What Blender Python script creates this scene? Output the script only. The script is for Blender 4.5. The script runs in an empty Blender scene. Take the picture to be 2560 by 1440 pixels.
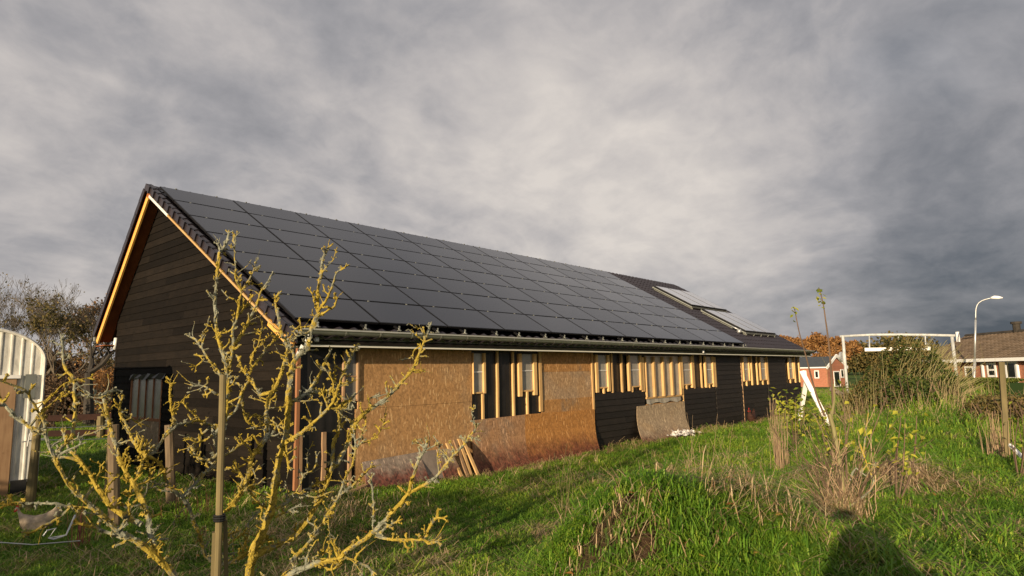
import bpy, math, random
import numpy as np
from mathutils import Vector, Matrix, noise as mn

# ------------------------------------------------------------------ camera, world, sun, exposure
scene = bpy.context.scene
PI = math.pi
EYE = 2.0                                   # eye height above the barn floor level
FOC, YAW, PITCH, ROLL = 1605.66, math.radians(48.850), math.radians(7.5816), math.radians(-1.1624)
FW = np.array([math.sin(YAW)*math.cos(PITCH), math.cos(YAW)*math.cos(PITCH), math.sin(PITCH)])
_R = np.array([math.cos(YAW), -math.sin(YAW), 0.0]); _U = np.cross(_R, FW)
RT = _R*math.cos(ROLL)+_U*math.sin(ROLL); UP = -_R*math.sin(ROLL)+_U*math.cos(ROLL)
cam_data = bpy.data.cameras.new('camera'); cam = bpy.data.objects.new('camera', cam_data)
scene.collection.objects.link(cam); scene.camera = cam
cam_data.sensor_width = 36.0; cam_data.lens = 36.0*FOC/2560.0
cam_data.clip_start = 0.05; cam_data.clip_end = 6000
cam.matrix_world = Matrix(((RT[0], UP[0], -FW[0], 0), (RT[1], UP[1], -FW[1], 0), (RT[2], UP[2], -FW[2], EYE), (0, 0, 0, 1)))

SUN_AZ, SUN_EL = math.radians(75.0), math.radians(11.0)     # direction the light travels to (from +Y towards +X)
SUN_DIR = Vector((math.sin(SUN_AZ)*math.cos(SUN_EL), math.cos(SUN_AZ)*math.cos(SUN_EL), -math.sin(SUN_EL)))
sd = bpy.data.lights.new('sun', 'SUN'); sd.energy = 5.0; sd.angle = math.radians(0.55); sd.color = (1.0, 0.80, 0.55)
so = bpy.data.objects.new('sun', sd); scene.collection.objects.link(so)
so.rotation_euler = SUN_DIR.to_track_quat('-Z', 'Y').to_euler(); so.location = (-20, -5, 12)
scene.view_settings.view_transform = 'Standard'; scene.view_settings.look = 'None'
scene.view_settings.exposure = 0.55; scene.view_settings.gamma = 1.0; scene.view_settings.use_curve_mapping = False

def NT(tree):
    tree.nodes.clear()
    return tree.nodes, tree.links
class G:
    """small node-graph helper"""
    def __init__(s, tree): s.t = tree; s.n, s.l = NT(tree)
    def node(s, typ, ins=None, **kw):
        nd = s.n.new(typ)
        for k, v in kw.items(): setattr(nd, k, v)
        for k, v in (ins or {}).items(): s.put(nd.inputs[k], v)
        return nd
    def put(s, sock, v):
        if hasattr(v, 'is_output') or isinstance(v, bpy.types.NodeSocket): s.l.new(v, sock)
        else:
            try: sock.default_value = v
            except Exception:
                sock.default_value = (*v, 1.0) if len(v) == 3 else v
    def math(s, op, a, b=0.0, c=None, clamp=False):
        nd = s.n.new('ShaderNodeMath'); nd.operation = op; nd.use_clamp = clamp
        s.put(nd.inputs[0], a); s.put(nd.inputs[1], b)
        if c is not None: s.put(nd.inputs[2], c)
        return nd.outputs[0]
    def vmath(s, op, a, b=(0, 0, 0), scale=None):
        nd = s.n.new('ShaderNodeVectorMath'); nd.operation = op
        s.put(nd.inputs[0], a); s.put(nd.inputs[1], b)
        if scale is not None: s.put(nd.inputs['Scale'], scale)
        return nd.outputs['Value'] if op in ('DOT_PRODUCT', 'LENGTH', 'DISTANCE') else nd.outputs['Vector']
    def noise(s, vec, scale, detail=3.0, rough=0.5, dist=0.0, out='Fac'):
        nd = s.node('ShaderNodeTexNoise', {'Scale': scale, 'Detail': detail, 'Roughness': rough, 'Distortion': dist})
        if vec is not None: s.l.new(vec, nd.inputs['Vector'])
        return nd.outputs[out]
    def ramp(s, fac, stops, interp='LINEAR'):
        nd = s.n.new('ShaderNodeValToRGB'); cr = nd.color_ramp; cr.interpolation = interp
        while len(cr.elements) < len(stops): cr.elements.new(0.5)
        for e, (p, c) in zip(cr.elements, stops):
            e.position = p; e.color = (*c, 1.0) if not isinstance(c, (int, float)) else (c, c, c, 1.0)
        s.put(nd.inputs[0], fac); return nd.outputs[0]
    def mix(s, fac, a, b, mode='MIX'):
        nd = s.n.new('ShaderNodeMix'); nd.data_type = 'RGBA'; nd.blend_type = mode
        s.put(nd.inputs['Factor'], fac); s.put(nd.inputs[6], a); s.put(nd.inputs[7], b)
        return nd.outputs[2]
    def maprange(s, v, a, b, c=0.0, d=1.0, smooth=True):
        nd = s.n.new('ShaderNodeMapRange'); nd.interpolation_type = 'SMOOTHSTEP' if smooth else 'LINEAR'
        for k, x in zip(('Value', 'From Min', 'From Max', 'To Min', 'To Max'), (v, a, b, c, d)): s.put(nd.inputs[k], x)
        return nd.outputs[0]

world = bpy.data.worlds.new('World'); scene.world = world; world.use_nodes = True
g = G(world.node_tree)
tc = g.node('ShaderNodeTexCoord').outputs['Generated']
d3 = g.vmath('NORMALIZE', tc)
sx = g.node('ShaderNodeSeparateXYZ', {'Vector': d3})
zc = g.math('MAXIMUM', sx.outputs[2], 0.0)
den = g.math('ADD', zc, 0.42)
px_ = g.math('DIVIDE', sx.outputs[0], den); py_ = g.math('DIVIDE', sx.outputs[1], den)
cv = g.node('ShaderNodeCombineXYZ', {'X': px_, 'Y': py_, 'Z': g.math('MULTIPLY', zc, 0.6)}).outputs[0]
warp = g.noise(cv, 1.6, 4, 0.5, 0.0, 'Color')
cvw = g.vmath('ADD', cv, g.vmath('SCALE', g.vmath('SUBTRACT', warp, (0.5, 0.5, 0.5)), scale=0.28))
n1 = g.noise(g.vmath('ADD', cvw, (3.1, 1.7, 0.0)), 1.15, 4, 0.45)
n2 = g.noise(g.vmath('ADD', cvw, (8.4, 0.6, 0.0)), 3.4, 8, 0.56)
n4 = g.noise(g.vmath('ADD', cvw, (1.3, 9.1, 0.4)), 9.0, 8, 0.58)
def lobe(az, el, sharp):
    a, e = math.radians(az), math.radians(el)
    v = (math.sin(a)*math.cos(e), math.cos(a)*math.cos(e), math.sin(e))
    return g.math('POWER', g.math('MAXIMUM', g.vmath('DOT_PRODUCT', d3, v), 0.0), sharp)
cl = g.math('ADD', g.math('MULTIPLY', g.math('SUBTRACT', n1, 0.5), 0.40), 0.580)
cl = g.math('ADD', cl, g.math('MULTIPLY', g.math('SUBTRACT', n2, 0.5), 0.44))
cl = g.math('ADD', cl, g.math('MULTIPLY', g.math('SUBTRACT', n4, 0.5), 0.34))
n5 = g.noise(g.vmath('ADD', cvw, (2.2, 4.4, 1.0)), 4.6, 5, 0.5)
puff = g.math('SUBTRACT', 0.10, g.math('ABSOLUTE', g.math('SUBTRACT', n5, 0.5)))
cl = g.math('ADD', cl, g.math('MULTIPLY', puff, 0.30))
# broad brightness of the overcast: a paler break low over the roof, a slate storm bank low to the right
for az_, el_, sh_, am_ in ((55, 11, 34.0, .14), (68, 16, 60.0, .08), (38, 34, 10.0, .04), (84, 3, 60.0, -.32), (99, 2, 30.0, -.26)):
    cl = g.math('ADD', cl, g.math('MULTIPLY', lobe(az_, el_, sh_), am_))
ccol = g.ramp(cl, [(0.16, (0.55, 0.66, 0.84)), (0.38, (1.62, 1.63, 1.76)), (0.53, (2.50, 2.42, 2.50)), (0.66, (3.55, 3.32, 3.24)), (0.84, (4.9, 4.5, 4.15))])
sky = g.node('ShaderNodeTexSky', sky_type='NISHITA', sun_disc=False, sun_elevation=SUN_EL, sun_rotation=math.radians(255.0))
gap = g.maprange(n1, 0.25, 0.40, 0.2, 0.06)
wcol = g.mix(g.math('MULTIPLY', gap, 0.35), ccol, sky.outputs[0])
bg = g.node('ShaderNodeBackground', {'Color': wcol, 'Strength': 0.1})
wo = g.node('ShaderNodeOutputWorld'); g.l.new(bg.outputs[0], wo.inputs[0])

# ------------------------------------------------------------------ scene helpers
COL = scene.collection
def ray(px, py): return FW + RT*(px-1280)/FOC - UP*(py-720)/FOC
EY = np.array([0, 0, EYE])
def onY(px, py, Y): d = ray(px, py); return EY + d*Y/d[1]
def onX(px, py, X): d = ray(px, py); return EY + d*X/d[0]
def onZ(px, py, Z): d = ray(px, py); return EY + d*(Z-EYE)/d[2]
def at(px, py, dist): d = ray(px, py); return EY + d*dist/math.hypot(d[0], d[1])

def tag(o, label=None, cat=None, group=None, kind=None):
    if label: o['label'] = label
    if cat: o['category'] = cat
    if group: o['group'] = group
    if kind: o['kind'] = kind
    return o
def thing(name, loc, label, cat, group=None, rz=0.0):
    o = bpy.data.objects.new(name, None); COL.objects.link(o)
    o.empty_display_size = 0.2; o.location = tuple(loc); o.rotation_euler = (0, 0, rz)
    return tag(o, label, cat, group)
def link(name, me, parent=None, loc=None, rot=None, scale=None):
    o = bpy.data.objects.new(name, me); COL.objects.link(o)
    if parent is not None: o.parent = parent
    if loc is not None: o.location = tuple(loc)
    if rot is not None: o.rotation_euler = rot
    if scale is not None: o.scale = scale
    return o

class MB:
    """collects geometry; build() links it as one mesh object"""
    def __init__(s): s.v = []; s.f = []; s.m = []; s.n = 0
    def add(s, vs, fs, mi=0):
        b = s.n; s.v.append(np.asarray(vs, float).reshape(-1, 3)); s.n += len(s.v[-1])
        s.f.extend([tuple(i+b for i in f) for f in fs]); s.m.extend([mi]*len(fs)); return s
    def box(s, c, size, R=None, mi=0):
        h = np.array(size)/2.0
        P = np.array([[x, y, z] for x in (-1, 1) for y in (-1, 1) for z in (-1, 1)])*h
        if R is not None: P = P@np.array(R).T
        return s.add(P+np.array(c), [(0, 1, 3, 2), (4, 6, 7, 5), (0, 4, 5, 1), (2, 3, 7, 6), (0, 2, 6, 4), (1, 5, 7, 3)], mi)
    def span(s, a, b, mi=0):
        a = np.array(a, float); b = np.array(b, float); return s.box((a+b)/2, np.abs(b-a), None, mi)
    def beam(s, a, b, w, t, up=(0, 0, 1), mi=0):
        a = np.array(a, float); b = np.array(b, float); d = b-a; L = np.linalg.norm(d); d /= L
        u = np.array(up, float); sd_ = np.cross(d, u)
        if np.linalg.norm(sd_) < 1e-6: sd_ = np.cross(d, (1, 0, 0))
        sd_ /= np.linalg.norm(sd_); u = np.cross(sd_, d)
        return s.box((a+b)/2, (w, L, t), np.stack([sd_, d, u], 1), mi)
    def tube(s, P, r, n=6, mi=0, jit=0.0, rng=None, cap=True):
        P = np.asarray(P, float); k = len(P); r = np.broadcast_to(np.asarray(r, float), (k,))
        T = np.gradient(P, axis=0); T /= np.maximum(np.linalg.norm(T, axis=1, keepdims=True), 1e-9)
        ref = np.array([0.0, 0, 1]) if abs(T[0][2]) < 0.9 else np.array([1.0, 0, 0])
        A = np.cross(T, ref); A /= np.maximum(np.linalg.norm(A, axis=1, keepdims=True), 1e-6); B = np.cross(T, A)
        an = np.arange(n)*2*PI/n
        rr = np.repeat(r[:, None], n, 1)
        if jit and rng is not None: rr = rr*(1+jit*(rng.random((k, n))*2-1))
        V = P[:, None, :]+rr[:, :, None]*(np.cos(an)[None, :, None]*A[:, None, :]+np.sin(an)[None, :, None]*B[:, None, :])
        F = [(i*n+j, i*n+(j+1) % n, (i+1)*n+(j+1) % n, (i+1)*n+j) for i in range(k-1) for j in range(n)]
        if cap and n > 2: F += [tuple(range(n-1, -1, -1)), tuple((k-1)*n+j for j in range(n))]
        return s.add(V.reshape(-1, 3), F, mi)
    def blob(s, c, r, rng, mi=0, sq=1.0):
        O = np.array([(1, 0, 0), (-1, 0, 0), (0, 1, 0), (0, -1, 0), (0, 0, 1), (0, 0, -1)], float)
        Q = O*r*(0.7+0.6*rng.random((6, 1))); Q[:, 2] *= sq
        a = rng.random()*6.28; R = np.array([[math.cos(a), -math.sin(a), 0], [math.sin(a), math.cos(a), 0], [0, 0, 1]])
        return s.add(Q@R.T+np.array(c), [(0, 2, 4), (2, 1, 4), (1, 3, 4), (3, 0, 4), (2, 0, 5), (1, 2, 5), (3, 1, 5), (0, 3, 5)], mi)
    def leaf(s, c, L, W, d, nrm, mi=0, fold=0.15):
        d = np.array(d, float); d /= np.linalg.norm(d)+1e-9; sd_ = np.cross(d, nrm); sd_ /= np.linalg.norm(sd_)+1e-9
        up = np.cross(sd_, d); c = np.array(c, float)
        return s.add([c, c+d*L*.45+sd_*W/2+up*fold*W, c+d*L, c+d*L*.45-sd_*W/2+up*fold*W], [(0, 1, 2), (0, 2, 3)], mi)
    def mesh(s, name, mats, origin=(0, 0, 0), smooth=False):
        me = bpy.data.meshes.new(name)
        V = np.concatenate(s.v)-np.array(origin, float) if s.v else np.zeros((0, 3))
        me.from_pydata(V.tolist(), [], s.f)
        for m in (mats if isinstance(mats, (list, tuple)) else [mats]): me.materials.append(m)
        if any(s.m): me.polygons.foreach_set('material_index', s.m)
        if smooth: me.polygons.foreach_set('use_smooth', [True]*len(s.f))
        me.update(); return me
    def build(s, name, mats, parent=None, origin=None, smooth=False):
        if origin is None: origin = tuple(parent.matrix_basis.translation) if parent is not None and parent.type == 'EMPTY' and parent.parent is None else (0, 0, 0)
        if parent is None and origin == (0, 0, 0) and s.v:
            A = np.concatenate(s.v); origin = (float((A[:, 0].min()+A[:, 0].max())/2), float((A[:, 1].min()+A[:, 1].max())/2), float(A[:, 2].min()))
            return link(name, s.mesh(name, mats, origin, smooth), None, origin)
        return link(name, s.mesh(name, mats, origin, smooth), parent)

def spline(P, step):
    P = [np.array(p, float) for p in P]
    if len(P) < 3:
        n = max(2, int(np.linalg.norm(P[-1]-P[0])/step)+1); return np.array([P[0]+(P[-1]-P[0])*t for t in np.linspace(0, 1, n)])
    Q = [2*P[0]-P[1]]+P+[2*P[-1]-P[-2]]; out = []
    for i in range(1, len(Q)-2):
        n = max(1, int(np.linalg.norm(Q[i+1]-Q[i])/step))
        for k in range(n):
            t = k/n
            out.append(0.5*((2*Q[i])+(-Q[i-1]+Q[i+1])*t+(2*Q[i-1]-5*Q[i]+4*Q[i+1]-Q[i+2])*t*t+(-Q[i-1]+3*Q[i]-3*Q[i+1]+Q[i+2])*t**3))
    out.append(P[-1]); return np.array(out)

# ------------------------------------------------------------------ materials
def mat(name, fn):
    m = bpy.data.materials.new(name); m.use_nodes = True; gg = G(m.node_tree)
    b = gg.node('ShaderNodeBsdfPrincipled'); o = gg.node('ShaderNodeOutputMaterial'); gg.l.new(b.outputs[0], o.inputs[0])
    fn(gg, b, o); return m
def bump(gg, b, h, s=0.4, d=0.01):
    nd = gg.node('ShaderNodeBump', {'Height': h, 'Strength': s, 'Distance': d}); gg.l.new(nd.outputs[0], b.inputs['Normal'])
def plain(name, col, rough=0.7, metal=0.0, var=0.25, scale=6.0, spec=0.3, bmp=0.0, warm=None):
    def f(gg, b, o):
        P = gg.node('ShaderNodeTexCoord').outputs['Object']
        n = gg.noise(P, scale, 5, 0.6)
        rnd = gg.node('ShaderNodeObjectInfo').outputs['Random']
        lo = tuple(c*(1-var) for c in col); hi = tuple(min(1, c*(1+var)) for c in (warm or col))
        c = gg.ramp(n, [(0.3, lo), (0.7, hi)])
        c = gg.mix(1.0, c, gg.node('ShaderNodeCombineColor', {0: gg.maprange(rnd, 0, 1, 0.85, 1.1, False), 1: gg.maprange(rnd, 0, 1, 0.85, 1.1, False), 2: gg.maprange(rnd, 0, 1, 0.85, 1.1, False)}).outputs[0], 'MULTIPLY')
        gg.put(b.inputs['Base Color'], c); b.inputs['Roughness'].default_value = rough
        b.inputs['Metallic'].default_value = metal; b.inputs['Specular IOR Level'].default_value = spec
        if bmp: bump(gg, b, n, bmp, 0.02)
    return mat(name, f)
def wood(name, base, dark, gscale=(3, 3, 40), rough=0.75, knots=True, spec=0.2, bmp=0.3, streak=0.5, objvar=0.25):
    def f(gg, b, o):
        P = gg.node('ShaderNodeTexCoord').outputs['Object']
        rnd = gg.node('ShaderNodeObjectInfo').outputs['Random']
        off = gg.node('ShaderNodeCombineXYZ', {'X': gg.math('MULTIPLY', rnd, 37.0), 'Y': gg.math('MULTIPLY', rnd, 11.0), 'Z': gg.math('MULTIPLY', rnd, 23.0)}).outputs[0]
        Q = gg.vmath('MULTIPLY', gg.vmath('ADD', P, off), gscale)
        n = gg.noise(Q, 1.0, 6, 0.6, 0.6)
        n2 = gg.noise(gg.vmath('ADD', P, off), 2.5, 4, 0.6)
        c = gg.ramp(gg.math('ADD', gg.math('MULTIPLY', n, streak), gg.math('MULTIPLY', n2, 1-streak)), [(0.3, dark), (0.62, base)])
        if knots:
            vk = gg.node('ShaderNodeTexVoronoi', {'Vector': gg.vmath('ADD', P, off), 'Scale': 3.3})
            k = gg.maprange(vk.outputs['Distance'], 0.05, 0.13, 0.75, 0.0)
            c = gg.mix(k, c, tuple(x*0.35 for x in dark))
        v = gg.maprange(rnd, 0, 1, 1-objvar, 1+objvar, False)
        c = gg.mix(1.0, c, gg.node('ShaderNodeCombineColor', {0: v, 1: v, 2: v}).outputs[0], 'MULTIPLY')
        gg.put(b.inputs['Base Color'], c); b.inputs['Roughness'].default_value = rough; b.inputs['Specular IOR Level'].default_value = spec
        bump(gg, b, n, bmp, 0.004)
    return mat(name, f)
def osb(name, base, grey, greyness, red=None):
    """oriented strand board: pressed flakes; red = (z0, z1) height over which damp has stained it"""
    def f(gg, b, o):
        P = gg.node('ShaderNodeTexCoord').outputs['Object']
        def flakes(sc, rot, seed):
            mp = gg.node('ShaderNodeMapping', {'Vector': P}); mp.inputs['Rotation'].default_value = (0, rot, 0); mp.inputs['Scale'].default_value = sc; mp.inputs['Location'].default_value = (seed, seed*.7, seed*.3)
            wp = gg.vmath('ADD', mp.outputs[0], gg.vmath('SCALE', gg.noise(mp.outputs[0], 1.6, 2, 0.5, 0, 'Color'), scale=0.9))
            v = gg.node('ShaderNodeTexVoronoi', {'Vector': wp, 'Scale': 1.0})
            return gg.node('ShaderNodeSeparateColor', {0: v.outputs['Color']}).outputs[0], v.outputs['Distance']
        a, da = flakes((26, 20, 19), 0.6, 0.0); c2, dc = flakes((40, 20, 26), -0.7, 5.0); w, dw = flakes((52, 20, 12), 0.12, 9.0)
        fl = gg.math('ADD', gg.math('MULTIPLY', a, 0.5), gg.math('MULTIPLY', c2, 0.5))
        lo = tuple(x*0.74 for x in base); hi = tuple(min(.8, x*1.22) for x in base)
        c = gg.ramp(fl, [(0.15, lo), (0.5, base), (0.85, hi)])
        big = gg.noise(P, 0.9, 5, 0.6, 0.4)
        gl = tuple(x*0.7 for x in grey)
        gc = gg.ramp(fl, [(0.1, gl), (0.9, tuple(x*1.3 for x in grey))])
        c = gg.mix(gg.maprange(big, 0.62-greyness*0.5, 0.78-greyness*0.5), c, gc)
        c = gg.mix(gg.maprange(w, 0.93, 0.97, 0, 0.6), c, tuple(min(0.85, x*2.1+0.08) for x in base))      # pale flakes standing out
        dots = gg.node('ShaderNodeTexVoronoi', {'Vector': P, 'Scale': 15.0})
        dsep = gg.node('ShaderNodeSeparateColor', {0: dots.outputs['Color']}).outputs[1]
        dm = gg.math('MULTIPLY', gg.maprange(dots.outputs['Distance'], 0.10, 0.22, 1, 0), gg.maprange(dsep, 0.72, 0.76))
        c = gg.mix(gg.math('MULTIPLY', dm, 0.8), c, (0.045, 0.022, 0.012))
        if red:
            sz = gg.node('ShaderNodeSeparateXYZ', {'Vector': P}).outputs[2]
            rr = gg.math('ADD', sz, gg.math('MULTIPLY', gg.math('SUBTRACT', gg.noise(P, 3.0, 5, 0.65), 0.5), 0.75))
            c = gg.mix(gg.maprange(rr, red[0], red[1], 0.9, 0.0), c, gg.ramp(fl, [(0.2, (0.045, 0.012, 0.010)), (0.9, (0.20, 0.055, 0.035))]))
        gg.put(b.inputs['Base Color'], c); b.inputs['Roughness'].default_value = 0.75; b.inputs['Specular IOR Level'].default_value = 0.25
        bump(gg, b, fl, 0.25, 0.002)
    return mat(name, f)

M = {}
M['batten'] = wood('sawn_softwood', (0.66, 0.43, 0.19), (0.50, 0.29, 0.11), (25, 25, 3))
M['batten_old'] = wood('weathered_softwood', (0.42, 0.27, 0.15), (0.26, 0.15, 0.08), (25, 25, 3))
M['batten_red'] = wood('reddish_softwood', (0.36, 0.17, 0.08), (0.24, 0.10, 0.045), (25, 25, 3))
M['barge'] = wood('varnished_board', (0.72, 0.40, 0.10), (0.62, 0.31, 0.06), (6, 6, 6), knots=False, rough=0.5, objvar=0.05)
M['soffit'] = wood('reddish_board', (0.26, 0.085, 0.025), (0.16, 0.045, 0.014), (6, 6, 6), knots=False, objvar=0.05)
M['plank_g'] = wood('black_stained_plank', (0.0120, 0.0090, 0.0066), (0.0050, 0.0041, 0.0033), (3, 3, 45), rough=0.85, knots=True, spec=0.10, bmp=0.6, streak=0.6, objvar=0.45)
M['plank_f'] = wood('black_stained_plank_front', (0.019, 0.0145, 0.011), (0.009, 0.0075, 0.006), (3, 3, 45), rough=0.6, knots=False, spec=0.3, bmp=0.5, streak=0.6, objvar=0.28)
M['membrane'] = plain('black_membrane', (0.016, 0.014, 0.013), 0.45, 0, 0.35, 2.0, 0.35, 0.6)
M['osb'] = osb('strand_board', (0.42, 0.235, 0.098), (0.385, 0.235, 0.115), 0.25)
M['osb_warm'] = osb('strand_board_orange', (0.40, 0.205, 0.072), (0.26, 0.18, 0.11), 0.2)
M['osb_grey'] = osb('strand_board_grey', (0.40, 0.25, 0.13), (0.37, 0.25, 0.15), 0.4)
M['osb_red'] = osb('strand_board_damp', (0.36, 0.20, 0.10), (0.31, 0.205, 0.13), 0.35, (0.22, 0.85))
M['osb_redo'] = osb('strand_board_damp_orange', (0.41, 0.19, 0.055), (0.38, 0.18, 0.06), 0.1, (0.22, 0.80))
M['osb_fallen'] = osb('strand_board_fallen', (0.27, 0.19, 0.13), (0.24, 0.19, 0.15), 0.85, (0.12, 0.42))
M['osb_damp'] = osb('strand_board_weathered', (0.38, 0.27, 0.16), (0.33, 0.25, 0.165), 0.6, (0.10, 0.5))
M['zinc'] = plain('zinc_gutter', (0.30, 0.31, 0.27), 0.42, 0.55, 0.15, 3.0, 0.5)
M['bracket'] = plain('bright_bracket', (0.50, 0.49, 0.43), 0.4, 0.5, 0.1)
M['fascia'] = plain('greygreen_paint', (0.30, 0.31, 0.25), 0.6, 0, 0.10, 2.0)
M['trim'] = plain('pale_trim', (0.72, 0.70, 0.60), 0.5, 0, 0.06, 2.0)
M['pvc'] = plain('white_pvc', (0.78, 0.78, 0.74), 0.35, 0, 0.05, 2.0, 0.5)
M['tile'] = plain('dark_glazed_tile', (0.022, 0.017, 0.020), 0.38, 0, 0.3, 6.0, 0.5)
M['steel'] = plain('galvanised_steel', (0.52, 0.53, 0.52), 0.45, 0.7, 0.12, 12.0, 0.5)
M['white'] = plain('white_paint', (0.80, 0.79, 0.76), 0.5, 0, 0.05, 5.0)
M['foam'] = plain('white_foam', (0.75, 0.73, 0.70), 0.8, 0, 0.15, 20.0)
M['grey_board'] = wood('grey_weathered_board', (0.30, 0.245, 0.20), (0.17, 0.135, 0.11), (25, 25, 3))
M['post'] = wood('weathered_post', (0.19, 0.15, 0.07), (0.09, 0.075, 0.04), (18, 18, 2), knots=False)
M['post_dark'] = wood('brown_post', (0.15, 0.11, 0.065), (0.085, 0.06, 0.04), (18, 18, 2), knots=False)
M['black'] = plain('black_rubber', (0.012, 0.012, 0.012), 0.5)
def pvf(gg, b, o):
    P = gg.node('ShaderNodeTexCoord').outputs['Object']
    w = gg.math('FRACT', gg.math('MULTIPLY', gg.node('ShaderNodeSeparateXYZ', {'Vector': P}).outputs[0], 13.0))
    rnd = gg.node('ShaderNodeObjectInfo').outputs['Random']
    c = gg.mix(gg.maprange(w, 0.0, 0.06, 1, 0, False), (0.008, 0.009, 0.014), (0.013, 0.015, 0.023))
    gg.put(b.inputs['Base Color'], c); gg.put(b.inputs['Roughness'], gg.maprange(rnd, 0, 1, 0.13, 0.22, False)); b.inputs['Specular IOR Level'].default_value = 0.45
    b.inputs['Coat Weight'].default_value = 0.0
    bump(gg, b, gg.noise(P, 260.0, 2, 0.5), 0.10, 0.001)
M['pv'] = mat('solar_glass', pvf)
M['pv_frame'] = plain('black_anodised', (0.008, 0.008, 0.009), 0.4, 0.0, 0.1)
def colf(gg, b, o):
    b.inputs['Base Color'].default_value = (0.46, 0.47, 0.50, 1); b.inputs['Roughness'].default_value = 0.22; b.inputs['Specular IOR Level'].default_value = 1.0
    b.inputs['Coat Weight'].default_value = 1.0; b.inputs['Coat Roughness'].default_value = 0.12; b.inputs['Coat IOR'].default_value = 1.8
M['collector'] = mat('collector_glass', colf)
def panef(col, grid):
    def f(gg, b, o):
        P = gg.node('ShaderNodeTexCoord').outputs['Object']
        n = gg.noise(P, 3.5, 4, 0.6)
        c = gg.ramp(n, [(0.3, tuple(x*0.8 for x in col)), (0.7, tuple(min(.85, x*1.2) for x in col))])
        if grid:
            s = gg.node('ShaderNodeSeparateXYZ', {'Vector': P})
            fx = gg.math('FRACT', gg.math('MULTIPLY', s.outputs[0], 55.0)); fz = gg.math('FRACT', gg.math('MULTIPLY', s.outputs[2], 55.0))
            m = gg.math('MAXIMUM', gg.maprange(fx, 0.0, 0.3, 1, 0), gg.maprange(fz, 0.0, 0.3, 1, 0))
            c = gg.mix(gg.math('MULTIPLY', m, 0.5), c, (0.55, 0.53, 0.48))
        gg.put(b.inputs['Base Color'], c); b.inputs['Roughness'].default_value = 0.25; b.inputs['Specular IOR Level'].default_value = 0.6
        bump(gg, b, n, 0.5, 0.01)
    return f
M['pane'] = mat('milky_sheet', panef((0.27, 0.255, 0.22), True))
M['pane_dark'] = mat('mesh_over_dark', panef((0.10, 0.095, 0.085), True))
M['pane_big'] = mat('milky_film', panef((0.36, 0.33, 0.27), False))
def corrf(gg, b, o):
    P = gg.node('ShaderNodeTexCoord').outputs['Object']
    n = gg.noise(gg.vmath('MULTIPLY', P, (4, 4, 1.2)), 3.0, 6, 0.65)
    c = gg.ramp(n, [(0.35, (0.50, 0.48, 0.42)), (0.6, (0.74, 0.72, 0.64))])
    gg.put(b.inputs['Base Color'], c); b.inputs['Roughness'].default_value = 0.55
M['corr'] = mat('white_corrugated_sheet', corrf)
def lichf(gg, b, o):
    P = gg.node('ShaderNodeTexCoord').outputs['Object']
    a = gg.noise(P, 3.2, 3, 0.6, 0.3); n = gg.noise(P, 26.0, 5, 0.7); m = gg.noise(P, 95.0, 3, 0.6)
    bark = gg.ramp(n, [(0.3, (0.085, 0.080, 0.055)), (0.5, (0.23, 0.235, 0.175)), (0.75, (0.37, 0.38, 0.31))])
    lich = gg.ramp(gg.math('ADD', gg.math('MULTIPLY', n, 0.6), gg.math('MULTIPLY', m, 0.4)), [(0.30, (0.07, 0.05, 0.012)), (0.48, (0.31, 0.225, 0.035)), (0.68, (0.50, 0.39, 0.085))])
    k = gg.maprange(gg.math('ADD', gg.math('MULTIPLY', a, 0.7), gg.math('MULTIPLY', n, 0.45)), 0.505, 0.60)
    gg.put(b.inputs['Base Color'], gg.mix(k, bark, lich)); b.inputs['Roughness'].default_value = 0.95; b.inputs['Specular IOR Level'].default_value = 0.05
    bump(gg, b, gg.math('ADD', n, m), 0.9, 0.006)
M['lichen'] = mat('lichen_bark', lichf)
def groundf(gg, b, o):
    P = gg.node('ShaderNodeTexCoord').outputs['Object']
    so_ = gg.node('ShaderNodeAttribute', attribute_name='soil').outputs['Fac']
    fi = gg.node('ShaderNodeAttribute', attribute_name='field').outputs['Fac']
    n = gg.noise(P, 1.3, 6, 0.65); m = gg.noise(P, 22.0, 5, 0.7)
    gr = gg.ramp(gg.math('ADD', gg.math('MULTIPLY', n, 0.5), gg.math('MULTIPLY', m, 0.5)), [(0.35, (0.022, 0.020, 0.009)), (0.5, (0.050, 0.058, 0.016)), (0.65, (0.13, 0.105, 0.045))])
    fg = gg.ramp(gg.math('ADD', gg.math('MULTIPLY', n, 0.5), gg.math('MULTIPLY', m, 0.5)), [(0.3, (0.045, 0.085, 0.018)), (0.7, (0.11, 0.16, 0.035))])
    soil = gg.ramp(m, [(0.3, (0.030, 0.018, 0.010)), (0.7, (0.10, 0.062, 0.036))])
    c = gg.mix(fi, gr, fg); c = gg.mix(so_, c, soil)
    gg.put(b.inputs['Base Color'], c); b.inputs['Roughness'].default_value = 0.95; b.inputs['Specular IOR Level'].default_value = 0.1
    bump(gg, b, gg.math('ADD', m, gg.noise(P, 7.0, 5, 0.7)), 1.0, 0.05)
M['ground'] = mat('turf_and_soil', groundf)
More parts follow.
